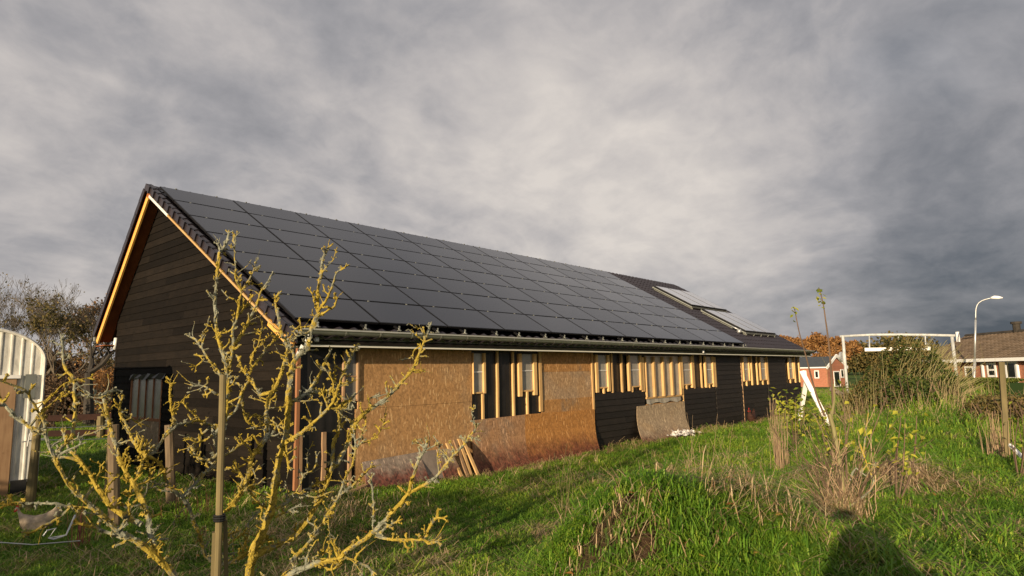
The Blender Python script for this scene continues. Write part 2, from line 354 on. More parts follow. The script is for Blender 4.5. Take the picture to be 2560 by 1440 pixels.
def bladef(c0, c1, c2, trans=0.35):
    def f(gg, b, o):
        t = gg.node('ShaderNodeAttribute', attribute_name='tint', attribute_type='INSTANCER').outputs['Fac']
        r = gg.node('ShaderNodeAttribute', attribute_name='hue').outputs['Fac']
        c = gg.ramp(gg.math('ADD', gg.math('MULTIPLY', t, 0.55), gg.math('MULTIPLY', r, 0.45)), [(0.15, c0), (0.5, c1), (0.85, c2)])
        gg.put(b.inputs['Base Color'], c); b.inputs['Roughness'].default_value = 0.55; b.inputs['Specular IOR Level'].default_value = 0.3
        tr = gg.node('ShaderNodeBsdfTranslucent', {'Color': c}); mx = gg.node('ShaderNodeMixShader', {'Fac': trans})
        gg.l.new(b.outputs[0], mx.inputs[1]); gg.l.new(tr.outputs[0], mx.inputs[2]); gg.l.new(mx.outputs[0], o.inputs[0])
    return f
M['blade'] = mat('grass_blade', bladef((0.045, 0.120, 0.010), (0.135, 0.270, 0.020), (0.34, 0.41, 0.05)))
M['straw'] = mat('dry_grass_blade', bladef((0.16, 0.095, 0.045), (0.36, 0.25, 0.13), (0.55, 0.42, 0.24), 0.2))
M['weed'] = mat('weed_leaf', bladef((0.035, 0.085, 0.010), (0.085, 0.17, 0.016), (0.16, 0.22, 0.03)))
def leafmat(name, c0, c1, c2, scale=9.0, trans=0.3):
    def f(gg, b, o):
        r = gg.node('ShaderNodeAttribute', attribute_name='hue').outputs['Fac']
        c = gg.ramp(r, [(0.05, c0), (0.5, c1), (0.95, c2)])
        gg.put(b.inputs['Base Color'], c); b.inputs['Roughness'].default_value = 0.6; b.inputs['Specular IOR Level'].default_value = 0.25
        tr = gg.node('ShaderNodeBsdfTranslucent', {'Color': c}); mx = gg.node('ShaderNodeMixShader', {'Fac': trans})
        gg.l.new(b.outputs[0], mx.inputs[1]); gg.l.new(tr.outputs[0], mx.inputs[2]); gg.l.new(mx.outputs[0], o.inputs[0])
    return mat(name, f)
M['leaf_yellow'] = leafmat('yellow_green_leaf', (0.12, 0.17, 0.02), (0.26, 0.30, 0.03), (0.45, 0.42, 0.05))
M['leaf_green'] = leafmat('dark_green_leaf', (0.022, 0.045, 0.010), (0.055, 0.085, 0.016), (0.13, 0.14, 0.03))
M['leaf_olive'] = leafmat('olive_leaf', (0.035, 0.040, 0.012), (0.10, 0.085, 0.025), (0.21, 0.15, 0.05))
M['leaf_rust'] = leafmat('rust_leaf', (0.11, 0.050, 0.018), (0.26, 0.125, 0.04), (0.42, 0.23, 0.08))
M['leaf_brown'] = leafmat('brown_leaf', (0.045, 0.026, 0.015), (0.115, 0.070, 0.038), (0.22, 0.14, 0.07))
M['leaf_hedge'] = leafmat('clipped_hedge_leaf', (0.03, 0.06, 0.01), (0.10, 0.14, 0.02), (0.20, 0.20, 0.04))
M['stem_pale'] = plain('pale_green_stem', (0.22, 0.195, 0.085), 0.7, 0, 0.25, 3.0)
M['stem_brown'] = plain('brown_stem', (0.13, 0.085, 0.055), 0.8, 0, 0.3, 3.0)
M['stem_straw'] = plain('dry_stem', (0.40, 0.28, 0.17), 0.8, 0, 0.3, 5.0)
M['stem_red'] = plain('red_dry_stem', (0.17, 0.055, 0.045), 0.8, 0, 0.3, 5.0)
M['bark'] = plain('bare_bark', (0.13, 0.105, 0.075), 0.9, 0, 0.4, 2.0)
M['bark_d'] = plain('dark_bark', (0.045, 0.038, 0.030), 0.9, 0, 0.4, 2.0)
def set_hue(me, rng, per='poly', clump=None):
    """random leaf shade, stored per face corner"""
    nl = len(me.loops); a = me.attributes.new('hue', 'FLOAT', 'FACE')
    a.data.foreach_set('value', rng.random(len(me.polygons)).astype(np.float32))
# ------------------------------------------------------------------ terrain
BUMPS = []
def sstep(a, b, x): t = np.clip((x-a)/(b-a), 0, 1); return t*t*(3-2*t)
_rg = np.random.default_rng(5)
_wv = [(_rg.normal(size=2), _rg.random()*6.28) for _ in range(26)]
def wob(x, y, sc, k0, k1):
    o = 0
    for v, p in _wv[k0:k1]: o = o+np.sin((x*v[0]+y*v[1])*sc+p)
    return o/math.sqrt(max(1, k1-k0))
def hgt(x, y):
    x = np.asarray(x, float); y = np.asarray(y, float)
    s = .990*x+.139*y; t = -.139*x+.990*y
    A = .42+.33*sstep(0, 5, s)+.27*sstep(5, 18, s)-.95*sstep(24, 33, s)
    sig = np.where(t > 0, 2.35, 2.9)
    h = np.exp(-(np.abs(t)/sig)**2.2)*A
    base = -.07+.13*np.exp(-((x-6)**2+(y-9.5)**2)/9.0)
    h = h+base+.018*wob(x, y, 1.1, 0, 8)+.016*wob(x, y, 2.7, 8, 18)*np.clip(h*3+.4, 0, 1)
    far = sstep(38, 70, np.hypot(x, y)); h = h*(1-far)-.35*far
    for bx, by, hh, rx in BUMPS: h = h+hh*np.exp(-(((x-bx)**2+(y-by)**2)/(rx*rx))**1.3)
    return h
def gpix(px, py, dmax=90.0):
    d = ray(px, py); t = 0.6; k = 1.0/math.hypot(d[0], d[1])
    while t < dmax:
        p = EY+d*t*k
        if p[2] < float(hgt(p[0], p[1])): break
        t *= 1.004
    return p
SOIL = []
for (px_b, d_b, hh, r_b) in ((1655, 4.25, .60, 1.0), (1480, 3.6, .20, .7)):
    p = at(px_b, 1200, d_b); BUMPS.append((p[0], p[1], hh, r_b))
for (px, py, hh, r, sr) in [(1690, 1235, .26, .42, 0), (1800, 1300, .16, .40, 0), (1540, 1330, .10, .30, .12), (1490, 1400, .06, .3, .20), (1710, 1330, .05, .2, .13), (1560, 1290, .04, .2, .15),
                            (2205, 1025, .16, .6, .35), (2290, 1118, .04, .4, .32), (2140, 1140, .05, .3, .30), (2260, 1215, .14, .45, 0), (2360, 1033, .05, .3, .18), (2110, 1300, .10, .35, 0),
                            (1240, 1385, .03, .3, .22), (1480, 1165, .03, .25, .15), (1620, 1390, .05, .3, .14), (2230, 1195, .05, .3, .2)]:
    p = gpix(px, py); BUMPS.append((p[0], p[1], hh, r*1.2)); 
    if sr: SOIL.append((p[0], p[1], sr))
def soilmask(x, y):
    m = np.zeros_like(np.asarray(x, float))
    for sx_, sy_, r in SOIL:
        d = np.sqrt((x-sx_)**2+(y-sy_)**2)/r*(1+.25*wob(x*6, y*6, 1.0, 18, 24)); m = np.maximum(m, 1-sstep(.6, 1.15, d))
    return m

xs = np.concatenate([-np.geomspace(2500, 9, 26), np.arange(-8, 1, .5), np.arange(1, 20, .14), np.arange(20, 40, .5), np.geomspace(41, 2500, 34)])
ys = np.concatenate([-np.geomspace(2500, 9, 26), np.arange(-8, -3, .5), np.arange(-3, 12, .14), np.arange(12, 26, .5), np.geomspace(27, 2500, 34)])
XX, YY = np.meshgrid(xs, ys, indexing='ij'); ZZ = hgt(XX, YY)
nx, ny = XX.shape
me = bpy.data.meshes.new('ground')
I = (np.arange(nx-1)[:, None]*ny+np.arange(ny-1)[None, :]).ravel()
me.from_pydata(np.stack([XX, YY, ZZ], -1).reshape(-1, 3).tolist(), [], np.stack([I, I+ny, I+ny+1, I+1], 1).tolist())
at_ = me.attributes.new('soil', 'FLOAT', 'POINT'); at_.data.foreach_set('value', soilmask(XX, YY).ravel().astype(np.float32))
fld = sstep(19, 24, YY.ravel())*(1-sstep(30, 60, XX.ravel()))+sstep(34, 44, XX.ravel())
at_ = me.attributes.new('field', 'FLOAT', 'POINT'); at_.data.foreach_set('value', np.clip(fld, 0, 1).astype(np.float32))
me.materials.append(M['ground']); me.polygons.foreach_set('use_smooth', [True]*len(me.polygons)); me.update()
tag(link('ground', me), kind='structure')

# ------------------------------------------------------------------ barn
XA, XB = 5.72, 31.35            # gable wall, far gable wall
YW, YB = 9.75, 18.45            # front wall, back wall
TH = math.radians(29.956); CT, ST = math.cos(TH), math.sin(TH)
P0 = np.array([5.5426, 9.5864, EYE+.97186]); PW, PS = 1.72170, 1.01
def RP(x, s, off=0.0): return np.array([x, P0[1]+s*CT-off*ST, P0[2]+s*ST+off*CT])     # on the plane of the solar panels
RR = np.array([[1, 0, 0], [0, CT, -ST], [0, ST, CT]])                               # columns: x, up the slope, normal
XV, XV2 = 5.40, 31.68           # verges
S0, S1 = -.47, 7.36             # eave and ridge, metres along the slope
YR = RP(0, S1, -.12)[1]; ZR = RP(0, S1, -.12)[2]
BY, BZ = 19.12, EYE+1.17        # back eave
barn = thing('barn', (XA, YW, 0), 'long black boarded barn with a dark tiled roof covered in solar panels', 'barn')
BO = (XA, YW, 0)
rng = np.random.default_rng(11)
# wall core (membrane-clad), gables
b = MB(); zf = 2.52
def wallprism(x0, x1, ya, yb, inset=0.0):
    zr = ZR-.20; ztop = lambda y: (zf if y < YR else zf) 
    prof = [(ya, -.3), (ya, 2.62), (YR, zr), (yb, BZ-.02), (yb, -.3)]
    V = [(x0, y, z) for y, z in prof]+[(x1, y, z) for y, z in prof]; n = 5
    return V, [tuple(range(n-1, -1, -1)), tuple(range(n, 2*n))]+[(i, (i+1) % n, n+(i+1) % n, n+i) for i in range(n)]
V, F = wallprism(XA+.04, XB-.04, YW+.03, YB-.04); b.add(V, F)
w_ = b.build('wall', M['membrane'], barn, BO)

def plank_piece(a, bb, hgt_, thick, nrm, tilt=0.06):
    """one lapped board from a to bb (bottom edges), height hgt_, outer face along nrm"""
    a = np.array(a, float); bb = np.array(bb, float); n = np.array(nrm, float)
    up = np.array([0, 0, 1.0]); o0 = n*thick; o1 = n*(thick*0.45)
    V = [a, bb, bb+up*hgt_, a+up*hgt_, a+o0, bb+o0, bb+up*hgt_+o1, a+up*hgt_+o1]
    return V, [(4, 5, 6, 7), (0, 3, 2, 1), (0, 1, 5, 4), (3, 7, 6, 2), (0, 4, 7, 3), (1, 2, 6, 5)]
def gable_z(y):      # underside of the roof above y on the gable
    z1 = P0[2]+(y-P0[1])*ST/CT-.27
    z2 = ZR-.16-(y-YR)*(ZR-BZ)/(BY-YR)-.12
    return np.minimum(z1, z2)
def gable_span(z):   # y range of the gable at height z
    ya = max(YW-.02, P0[1]+(z+.27-P0[2])*CT/ST)
    yb = min(YB, YR+(ZR-.28-z)*(BY-YR)/(ZR-BZ))
    return ya, yb
WX0, WX1, WZ0, WZ1 = onX(333, 947, XA)[1], onX(407, 943, XA)[1], onX(370, 1120, XA)[2], onX(370, 946, XA)[2]   # gable window opening
PH = .168
z = -.22; row = 0
while z < ZR-.45:
    ya, yb = gable_span(z+.02); ya2, yb2 = gable_span(z+PH+.03)
    if yb-ya < .15: break
    cuts = [ya]; y = ya+(.9 if row % 2 else 2.1)+rng.random()*1.6
    while y < yb-.5: cuts.append(y); y += 2.3+rng.random()*2.2
    if ya2 > ya+.02: cuts = [ya]+[c_ for c_ in cuts if c_ > ya2+.3]
    if yb2 < yb-.02: cuts = [c_ for c_ in cuts if c_ < yb2-.3]
    if cuts[0] != ya: cuts = [ya]+cuts
    cuts.append(yb)
    for c0, c1 in zip(cuts[:-1], cuts[1:]):
        segs = [(c0, c1)]
        if z+PH > WZ0 and z < WZ1:
            segs = []
            lo, hi = min(WX0, WX1)-.05, max(WX0, WX1)+.05
            if c0 < lo: segs.append((c0, min(c1, lo)))
            if c1 > hi: segs.append((max(c0, hi), c1))
        for e0, e1 in segs:
            if e1-e0 < .08: continue
            # trim the upper edge to the rake: a polygon of up to six outline points
            n = np.array([-1.0, 0, 0]); up = np.array([0, 0, 1.0]); full = PH+.012
            ys_ = sorted({e0+.002, e1-.002} | {v for v in (ya2, yb2) if e0+.01 < v < e1-.01})
            tops_ = [min(full, max(.004, float(gable_z(y))-z)) for y in ys_]
            bot = [np.array([XA, y, z]) for y in ys_]; tp_ = [np.array([XA, y, z+h_]) for y, h_ in zip(ys_, tops_)]
            o_ = [b_+n*.030 for b_ in bot]; ot = [t_+n*.012 for t_ in tp_]; k = len(ys_)
            q = MB().add(bot+tp_+o_+ot, [(2*k+i, 3*k+i, 3*k+i+1, 2*k+i+1) for i in range(k-1)]+[(i, 2*k+i, 2*k+i+1, i+1) for i in range(k-1)]+[(k+i, k+i+1, 3*k+i+1, 3*k+i) for i in range(k-1)]+[(0, k, 3*k, 2*k), (k-1, 3*k-1, 4*k-1, 2*k-1)])
            q.build('plank', M['plank_g'], barn, BO)
    z += PH; row += 1
# corner boards
MB().span((XA-.035, YW-.05, -.2), (XA+.0, YW+.02, 2.45)).build('corner_board', M['plank_g'], barn, BO)
MB().span((XA-.03, YB-.09, -.2), (XA+.0, YB+.01, 3.0)).build('corner_board', M['plank_g'], barn, BO)
# gable window
gw = MB(); ylo, yhi = sorted((WX0, WX1))
zs = onX(370, 1045, XA)[2]
for (p, q_) in [((ylo-.05, WZ0-.04), (ylo, WZ1+.02)), ((yhi, WZ0-.04), (yhi+.05, WZ1+.02)), ((ylo, zs-.06), (yhi, zs))]: gw.span((XA-.03, p[0], p[1]), (XA+.03, q_[0], q_[1]))
gwin = gw.build('window', M['batten_red'], barn, BO)
pb = MB(); pb.span((XA-.003, ylo, zs), (XA+.01, yhi, WZ1+.02)); o = pb.build('pane', M['pane'], gwin, BO)
for i in range(1, 4):
    yy = ylo+(yhi-ylo)*i/4; MB().span((XA-.03, yy-.014, zs), (XA-.004, yy+.014, WZ1)).build('glazing_bar', M['batten_red'], gwin, BO)
MB().span((XA-.022, ylo, WZ0-.04), (XA+.012, yhi, zs-.06)).build('board', M['osb_damp'], barn, BO)
fl = MB(); fy = np.linspace(ylo-.25, yhi+.06, 9)
fl.add([(XA-.035-.03*(i % 2), y, WZ1+.10+.02*math.sin(i*2.1)) for i, y in enumerate(fy)]+[(XA-.045-.03*((i+1) % 2), y, WZ1-.01-.03*math.sin(i*1.7)) for i, y in enumerate(fy)], [(i, i+1, 10+i, 9+i) for i in range(8)])
fl.build('membrane_flap', M['membrane'], barn, BO)

# front wall: helper turning a picture column into metres along the wall
def wx(px, py): return float(onY(px, py, YW)[0])
def wz(px, py): return float(onY(px, py, YW)[2])
ZT = 2.50
def wrect(name, x0, x1, z0, z1, m, depth, back=0.0, parent=barn, mi=0):
    return MB().span((x0, YW-depth, z0), (x1, YW-back, z1)).build(name, m, parent, BO)
def batten(px, w, ytop, ybot, m='batten', d=.055, back=0.0, name='batten'):
    ym = (ytop+ybot)/2; x = wx(px, ym); zt = min(ZT, wz(px, ytop)) if ytop > 892 else ZT; zb = wz(px, ybot)
    b_ = MB(); hw = w/2; k = 5; zz = np.linspace(zb, zt, k); jx = rng.normal(0, .003, k)
    V = []
    for i in range(k): V += [(x-hw+jx[i], YW-d, zz[i]), (x+hw+jx[i], YW-d, zz[i]), (x+hw+jx[i], YW-back, zz[i]), (x-hw+jx[i], YW-back, zz[i])]
    F = [(4*i+j, 4*i+(j+1) % 4, 4*i+4+(j+1) % 4, 4*i+4+j) for i in range(k-1) for j in range(4)]+[(3, 2, 1, 0), (4*k-4, 4*k-3, 4*k-2, 4*k-1)]
    b_.add(V, F); return b_.build(name, M[m], barn, BO)
# studs / battens: px, width m, top y, bottom y
for px, w, y0, y1, mm in [(740, .06, 880, 1225, 'batten_red'), (747, .05, 1085, 1238, 'batten_old'), (806, .075, 1080, 1200, 'batten_old'), (871, .06, 1070, 1225, 'batten_old'),
                          (1204, .055, 985, 1055, 'batten'), (1241, .055, 880, 1046, 'batten'), (1280, .055, 880, 1042, 'batten'), (1315.5, .055, 979, 1036, 'batten'),
                          (1348, .10, 885, 1029, 'batten'), (1479, .07, 892, 1024, 'batten'), (1507, .055, 970, 984, 'batten'), (1527, .06, 884, 982, 'batten'), (1552, .06, 884, 981, 'batten'),
                          (1578, .055, 967, 980, 'batten'), (1604, .15, 893, 979, 'batten'), (1703, .05, 893, 1003, 'batten'), (1714.5, .06, 962, 973, 'batten'), (1731.5, .065, 884, 971, 'batten'), (1751, .065, 884, 970, 'batten'),
                          (1771.5, .065, 961, 970, 'batten'), (1785.5, .10, 893, 968, 'batten'), (1865, .06, 953, 965, 'batten'), (1877, .08, 885, 963, 'batten'), (1890.5, .08, 885, 962, 'batten'),
                          (1905.5, .06, 951, 962, 'batten'), (1916.5, .11, 890, 961, 'batten'), (1974.5, .07, 948, 958, 'batten'), (1985, .09, 885, 957, 'batten'), (1996, .10, 885, 956, 'batten')]:
    batten(px, w, y0, y1, mm)
# windows: x0,x1 (outer), y top, y bottom, mid rail y, left / right batten widths, pane material
for x0, x1, y0, y1, ym, bl, br, pm in [(853, 892, 888, 1003, 941, .035, .03, 'pane_dark'), (1178, 1209, 884, 984, 930, .012, .06, 'pane'), (1292, 1337, 884, 979, 927, .11, .11, 'pane'),
                                       (1485, 1520, 884, 971, 926, .11, .10, 'pane'), (1567, 1600, 884, 968, 925, .09, .09, 'pane'), (1699.5, 1728, 884, 963, 925, .09, .10, 'pane'),
                                       (1759, 1781, 884, 961, 924, .09, .10, 'pane'), (1854.5, 1869.5, 884, 953, 923, .05, .012, 'pane'), (1897, 1911.5, 884, 951, 922, .05, .012, 'pane'), (1968, 1980, 884, 948, 921, .05, .012, 'pane')]:
    yc = (y0+y1)/2; a, c = wx(x0, yc), wx(x1, yc); zb = wz((x0+x1)/2, y1); zm = wz((x0+x1)/2, ym)
    fr = MB(); mm = 'batten' if x0 > 1000 else 'batten_old'
    fr.span((a, YW-.07, zb-.10 if bl > .08 else zb), (a+bl, YW-.001, 2.45)); fr.span((c-br, YW-.07, zb-.09 if br > .08 else zb), (c, YW-.001, 2.45))
    fr.span((a+bl, YW-.045, zb), (c-br, YW-.002, zb+.035)); 
    wn = fr.build('window', M[mm], barn, BO)
    MB().span((a+bl, YW-.018, zb+.035), (c-br, YW-.004, 2.44)).build('pane', M[pm], wn, BO)
    MB().span((a+bl, YW-.032, zm-.010), (c-br, YW-.0185, zm+.010)).build('glazing_bar', M['white'] if x0 > 1000 else M['batten_old'], wn, BO)
# the large film-covered opening
xa, xb_ = wx(1611, 940), wx(1699, 940); zb = wz(1655, 990)
fr = MB(); fr.span((xa, YW-.05, zb-.05), (xb_, YW+.0, zb)); fr.span((xb_-.07, YW-.075, zb), (xb_, YW, 2.42)); fr.span((xa, YW-.07, zb), (xa+.03, YW, 2.42))
bigw = fr.build('window', M['batten'], barn, BO); bigw['label'] = 'wide opening covered with milky film'
MB().span((xa+.03, YW-.012, zb), (xb_-.07, YW-.002, 2.44)).build('pane', M['pane_big'], bigw, BO)
for px in (1631, 1654, 1676): x = wx(px, 940); MB().span((x-.045, YW-.09, zb), (x+.045, YW-.0125, 2.42)).build('glazing_bar', M['batten'], bigw, BO)
q = MB(); fx = np.linspace(xa, xb_, 14)
q.add([(x, YW-.03, zb-.055) for x in fx]+[(x, YW-.04-.015*math.sin(i*1.9), zb-.19-.03*math.sin(i*1.3)) for i, x in enumerate(fx)], [(i, 14+i, 15+i, i+1) for i in range(13)])
q.build('film_strip', M['pane_big'], barn, BO)
wrect('board', xa, xb_, zb-.75, zb-.20, M['osb'], .018)
# flat strand boards
def osbpart(px0, px1, yt, yb_, m, d=.03, z0=None, z1=None, ym=None):
    ym = ym or (yt+yb_)/2
    return wrect('strand_board', wx(px0, ym), wx(px1, ym), wz(px0, yb_) if z0 is None else z0, ZT if z1 is None else z1, M[m], d)
zj = wz(1150, 1006)
x0_, x1_ = wx(893, 950), wx(1176.5, 950)
MB().span((x0_, YW-.035, zj+.004), (x1_, YW-.005, ZT)).build('strand_board', M['osb'], barn, BO)
MB().span((x0_-.05, YW-.028, -.1), (x1_+.0, YW-.004, zj)).build('strand_board', M['osb'], barn, BO)
xa2, xb2 = wx(1354, 940), wx(1476, 940); zj2 = wz(1420, 998)
MB().span((xa2, YW-.02, wz(1360, 930)), (xb2, YW-.004, ZT)).build('strand_board', M['osb_warm'], barn, BO)
MB().span((xa2, YW-.021, zj2), (xb2, YW-.0045, wz(1360, 930)-.003)).build('strand_board', M['osb_grey'], barn, BO)
MB().span((xa2-.05, YW-.030, .7), (xb2+.02, YW-.006, zj2+.02)).build('strand_board', M['osb_warm'], barn, BO)
# lapped planks low on the front wall
def planks_front(px0, px1, ytop, ym, zbot=-.25, d=.045, ztop=None):
    a, c = wx(px0, ym), wx(px1, ym); zt = wz((px0+px1)/2, ytop) if ztop is None else ztop
    z = zt-PH
    while z > zbot-PH:
        cuts = [a]; x = a+1.2+rng.random()*2.5
        while x < c-.8: cuts.append(x); x += 2.5+rng.random()*2.0
        cuts.append(c)
        for e0, e1 in zip(cuts[:-1], cuts[1:]):
            V, F = plank_piece((e0+.0015, YW, z), (e1-.0015, YW, z), PH+.012, d, (0, -1, 0))
            V = np.array(V); V[:, 1] -= 0.004; MB().add(V, F).build('plank', M['plank_f'], barn, BO)
        z -= PH
planks_front(1485, 1612, 981, 1050)
planks_front(1612, 1701, 1012, 1050)
planks_front(1701, 1788, 970, 1020)
planks_front(1788, 1852.5, 892, 980, ztop=2.47)
planks_front(1852.5, 1920, 963, 1020)
planks_front(1920, 1966.5, 892, 980, ztop=2.47)
planks_front(1966.5, 2002, 957, 1000)
x = wx(1851.5, 930); MB().span((x-.01, YW-.052, 0), (x+.01, YW-.002, 2.45)).build('joint_strip', M['batten_old'], barn, BO)
MB().span((xa-.3, YW-.05, -.12), (XB, YW-.048, -.02)).build('plinth', M['zinc'], barn, BO)
# membrane sheet with folds between corner and the first strand board
q = MB(); n = 26; xs_ = np.linspace(XA+.02, wx(891, 1000), n)
for k, zz in enumerate((-.1, .8, 1.7, 2.5)):
    pass
zz_ = (-.1, .5, 1.1, 1.8, 2.5)
V = [(x, YW-.006-.012*(1+math.sin(i*1.35+k*.5))*(.6+.4*math.sin(i*.7)), z) for k, z in enumerate(zz_) for i, x in enumerate(xs_)]
q.add(V, [(k*n+i, k*n+i+1, (k+1)*n+i+1, (k+1)*n+i) for k in range(len(zz_)-1) for i in range(n-1)])
q.build('membrane_sheet', M['membrane'], barn, BO, smooth=True)
q = MB(); n = 60; xs_ = np.linspace(wx(1178, 960), wx(1352, 960), n)
V = [(x, YW-.004-.007*(1+math.sin(i*1.9+k)), z) for k, z in enumerate((.75, 1.6, 2.5)) for i, x in enumerate(xs_)]
q.add(V, [(k*n+i, k*n+i+1, (k+1)*n+i+1, (k+1)*n+i) for k in range(2) for i in range(n-1)]); q.build('membrane_sheet', M['membrane'], barn, BO, smooth=True)

# fascia, soffit, gutter
FY = 9.36
q = MB(); xk = XA-.15
xg = np.arange(XV+.20, XB+.20, .35)
for i, (a, c) in enumerate(zip(xg[:-1], xg[1:])): q.span((a, FY-.004*(i % 2), 2.535), (c-.004, FY+.02, 2.80))
q.build('fascia', M['fascia'], barn, BO)
MB().span((XV+.18, FY-.015, 2.50), (XB+.22, FY+.03, 2.537)).build('fascia_trim', M['trim'], barn, BO)
MB().span((XV+.2, FY+.03, 2.505), (XB+.2, YW, 2.52)).build('soffit', M['fascia'], barn, BO)
gy, gz, gr = 9.27, 2.755, .085
q = MB(); xx = np.linspace(XV+.02, XV2+.04, 40); an = np.linspace(PI, 2*PI, 9)
V = [(x, gy+gr*math.cos(t), gz+gr*math.sin(t)-.0008*0) for x in xx for t in an]
q.add(V, [(i*9+j, i*9+j+1, (i+1)*9+j+1, (i+1)*9+j) for i in range(39) for j in range(8)])
rim = MB().tube([(XV+.02, gy-gr-.004, gz+.006), (XV2+.04, gy-gr-.004, gz+.006)], .014, 6); rim.build('gutter_rim', M['bracket'], barn, BO)
for x in (XV+.02, XV2+.04): q.add([(x, gy, gz)]+[(x, gy+gr*math.cos(t), gz+gr*math.sin(t)) for t in an], [(0, j+1, j+2) for j in range(8)])
q.build('gutter', M['zinc'], barn, BO, smooth=True)
bk = MB()
pts = [(gy+(gr+.012)*math.cos(t), gz+(gr+.012)*math.sin(t)) for t in np.linspace(PI*1.0, PI*2.0, 8)]+[(FY-.01, gz+.02)]
V = [(dx, y-YW, z) for dx in (-.012, .012) for y, z in pts]; n = len(pts)
bk.add(V, [(i, i+1, n+i+1, n+i) for i in range(n-1)]); bme = bk.mesh('gutter_bracket', M['bracket'])
x = 6.26
while x < XB+.2: link('gutter_bracket', bme, barn, (x-XA, 0, 0)); x += .715
for px, py in ((790, 850), (1757, 880)):
    p = onY(px, py, 9.33); q = MB(); q.tube([(p[0], 9.33, p[2]-.03), (p[0], 9.33, p[2]+.05)], .05, 12); q.build('outlet_stub', M['pvc'], barn, BO, smooth=True)
q = MB(); q.tube([(5.62, 9.22, 2.68), (5.60, 9.30, 2.60), (5.62, 9.50, 2.45), (5.64, 9.62, 2.36)], .042, 10); q.build('downpipe_bend', M['pvc'], barn, BO, smooth=True)
q = MB(); q.tube([(XB+.20, 9.30, 2.69), (XB+.20, 9.33, 2.60)], .05, 10); q.build('outlet_stub', M['pvc'], barn, BO, smooth=True)
q = MB(); q.tube([(XA-.02, YB+.02, 3.10), (XA-.04, YB-.0, 2.96), (XA-.02, YB+.05, 2.82)], .05, 10); q.build('downpipe_bend', M['pvc'], barn, BO, smooth=True)

# roof deck, tiles
q = MB()
a0, a1 = RP(0, S0+.03, -.19), RP(0, S1, -.19)
V = [(XV+.05, a0[1], a0[2]), (XV2-.03, a0[1], a0[2]), (XV2-.03, a1[1], a1[2]), (XV+.05, a1[1], a1[2])]
a0, a1 = RP(0, S0+.03, -.25), RP(0, S1, -.25)
V += [(XV+.05, a0[1], a0[2]), (XV2-.03, a0[1], a0[2]), (XV2-.03, a1[1], a1[2]), (XV+.05, a1[1], a1[2])]
q.add(V, [(0, 1, 2, 3), (7, 6, 5, 4), (0, 4, 5, 1), (1, 5, 6, 2), (2, 6, 7, 3), (3, 7, 4, 0)])
q.add([(XV+.05, YR, ZR-.06), (XV2-.03, YR, ZR-.06), (XV2-.03, BY, BZ-.02), (XV+.05, BY, BZ-.02), (XV+.05, YR, ZR-.16), (XV2-.03, YR, ZR-.16), (XV2-.03, BY, BZ-.10), (XV+.05, BY, BZ-.10)], [(0, 1, 2, 3), (7, 6, 5, 4), (0, 4, 5, 1), (1, 5, 6, 2), (2, 6, 7, 3), (3, 7, 4, 0)])
roof = q.build('roof', M['tile'], barn, BO)
TW, NR = .30, 23; TE = (S1-S0)/NR
prof = [(0, .012), (.04, .034), (.085, .046), (.13, .034), (.17, .006), (.22, -.012), (.27, -.006), (.30, .012)]
def tile_geo(R, extra=.05):
    V = []
    for s_, l in ((0, .022), (TE+extra, 0.0)):
        for x, z in prof: V.append((x, s_, z+l))
    for x, z in prof: V.append((x, 0, z+.022-.022))
    F = [(i, i+1, 9+i, 8+i) for i in range(7)]+[(16+i, 17+i, i+1, i) for i in range(7)]
    return np.array(V)@np.array(R).T, F
tv, tf = tile_geo(RR)
tq = MB().add(tv, tf); tme = tq.mesh('roof_tile', M['tile'])
ncol = int((XV2-XV)/TW)
cells = []
for c in range(ncol+1):
    x = XV+c*TW
    if x > XV2-.1: break
    for r in range(NR):
        s_ = S0+r*TE
        hidden = x > 5.75 and x+TW < P0[0]+11*PW-.1 and s_+TE < 7.0 and s_ > -.2
        if hidden: continue
        p = RP(x, s_, -.12); vis = (x > P0[0]+11*PW-.4) or x < 5.75 or r == 0
        cells.append((0 if (x < 5.5 and r > 0) else (np.linalg.norm(p-EY) if (vis and not (r == 0 and x < 24)) else 900), x, s_, r))
cells.sort()
rest = MB()
for i, (dd, x, s_, r) in enumerate(cells):
    p = RP(x, s_, -.125)
    if i < 300: link('roof_tile', tme, barn, (p[0]-XA, p[1]-YW, p[2]+rng.normal(0, .002)))
    else: rest.add(tv+p, tf)
# back slope: one stepped column of tiles at the verge and a joined remainder
bl = math.hypot(BY-YR, ZR-BZ); bc, bs = (BY-YR)/bl, (ZR-BZ)/bl
RB = np.array([[-1, 0, 0], [0, -bc, bs], [0, bs, bc]])
RB = np.array([[-1.0, 0, 0], [0, -bc, bs], [0, bs, bc]])
tvb, tfb = tile_geo(RB); nb = int(bl/TE)
for c in range(3):
    for r in range(nb):
        p = np.array([XV+TW*(c+1), BY+.02-bc*r*TE, BZ+.02+bs*r*TE]); rest.add(tvb+p, [f[::-1] for f in tfb])
ro = rest.build('roof_tiles', M['tile'], barn, BO); ro['kind'] = 'stuff'
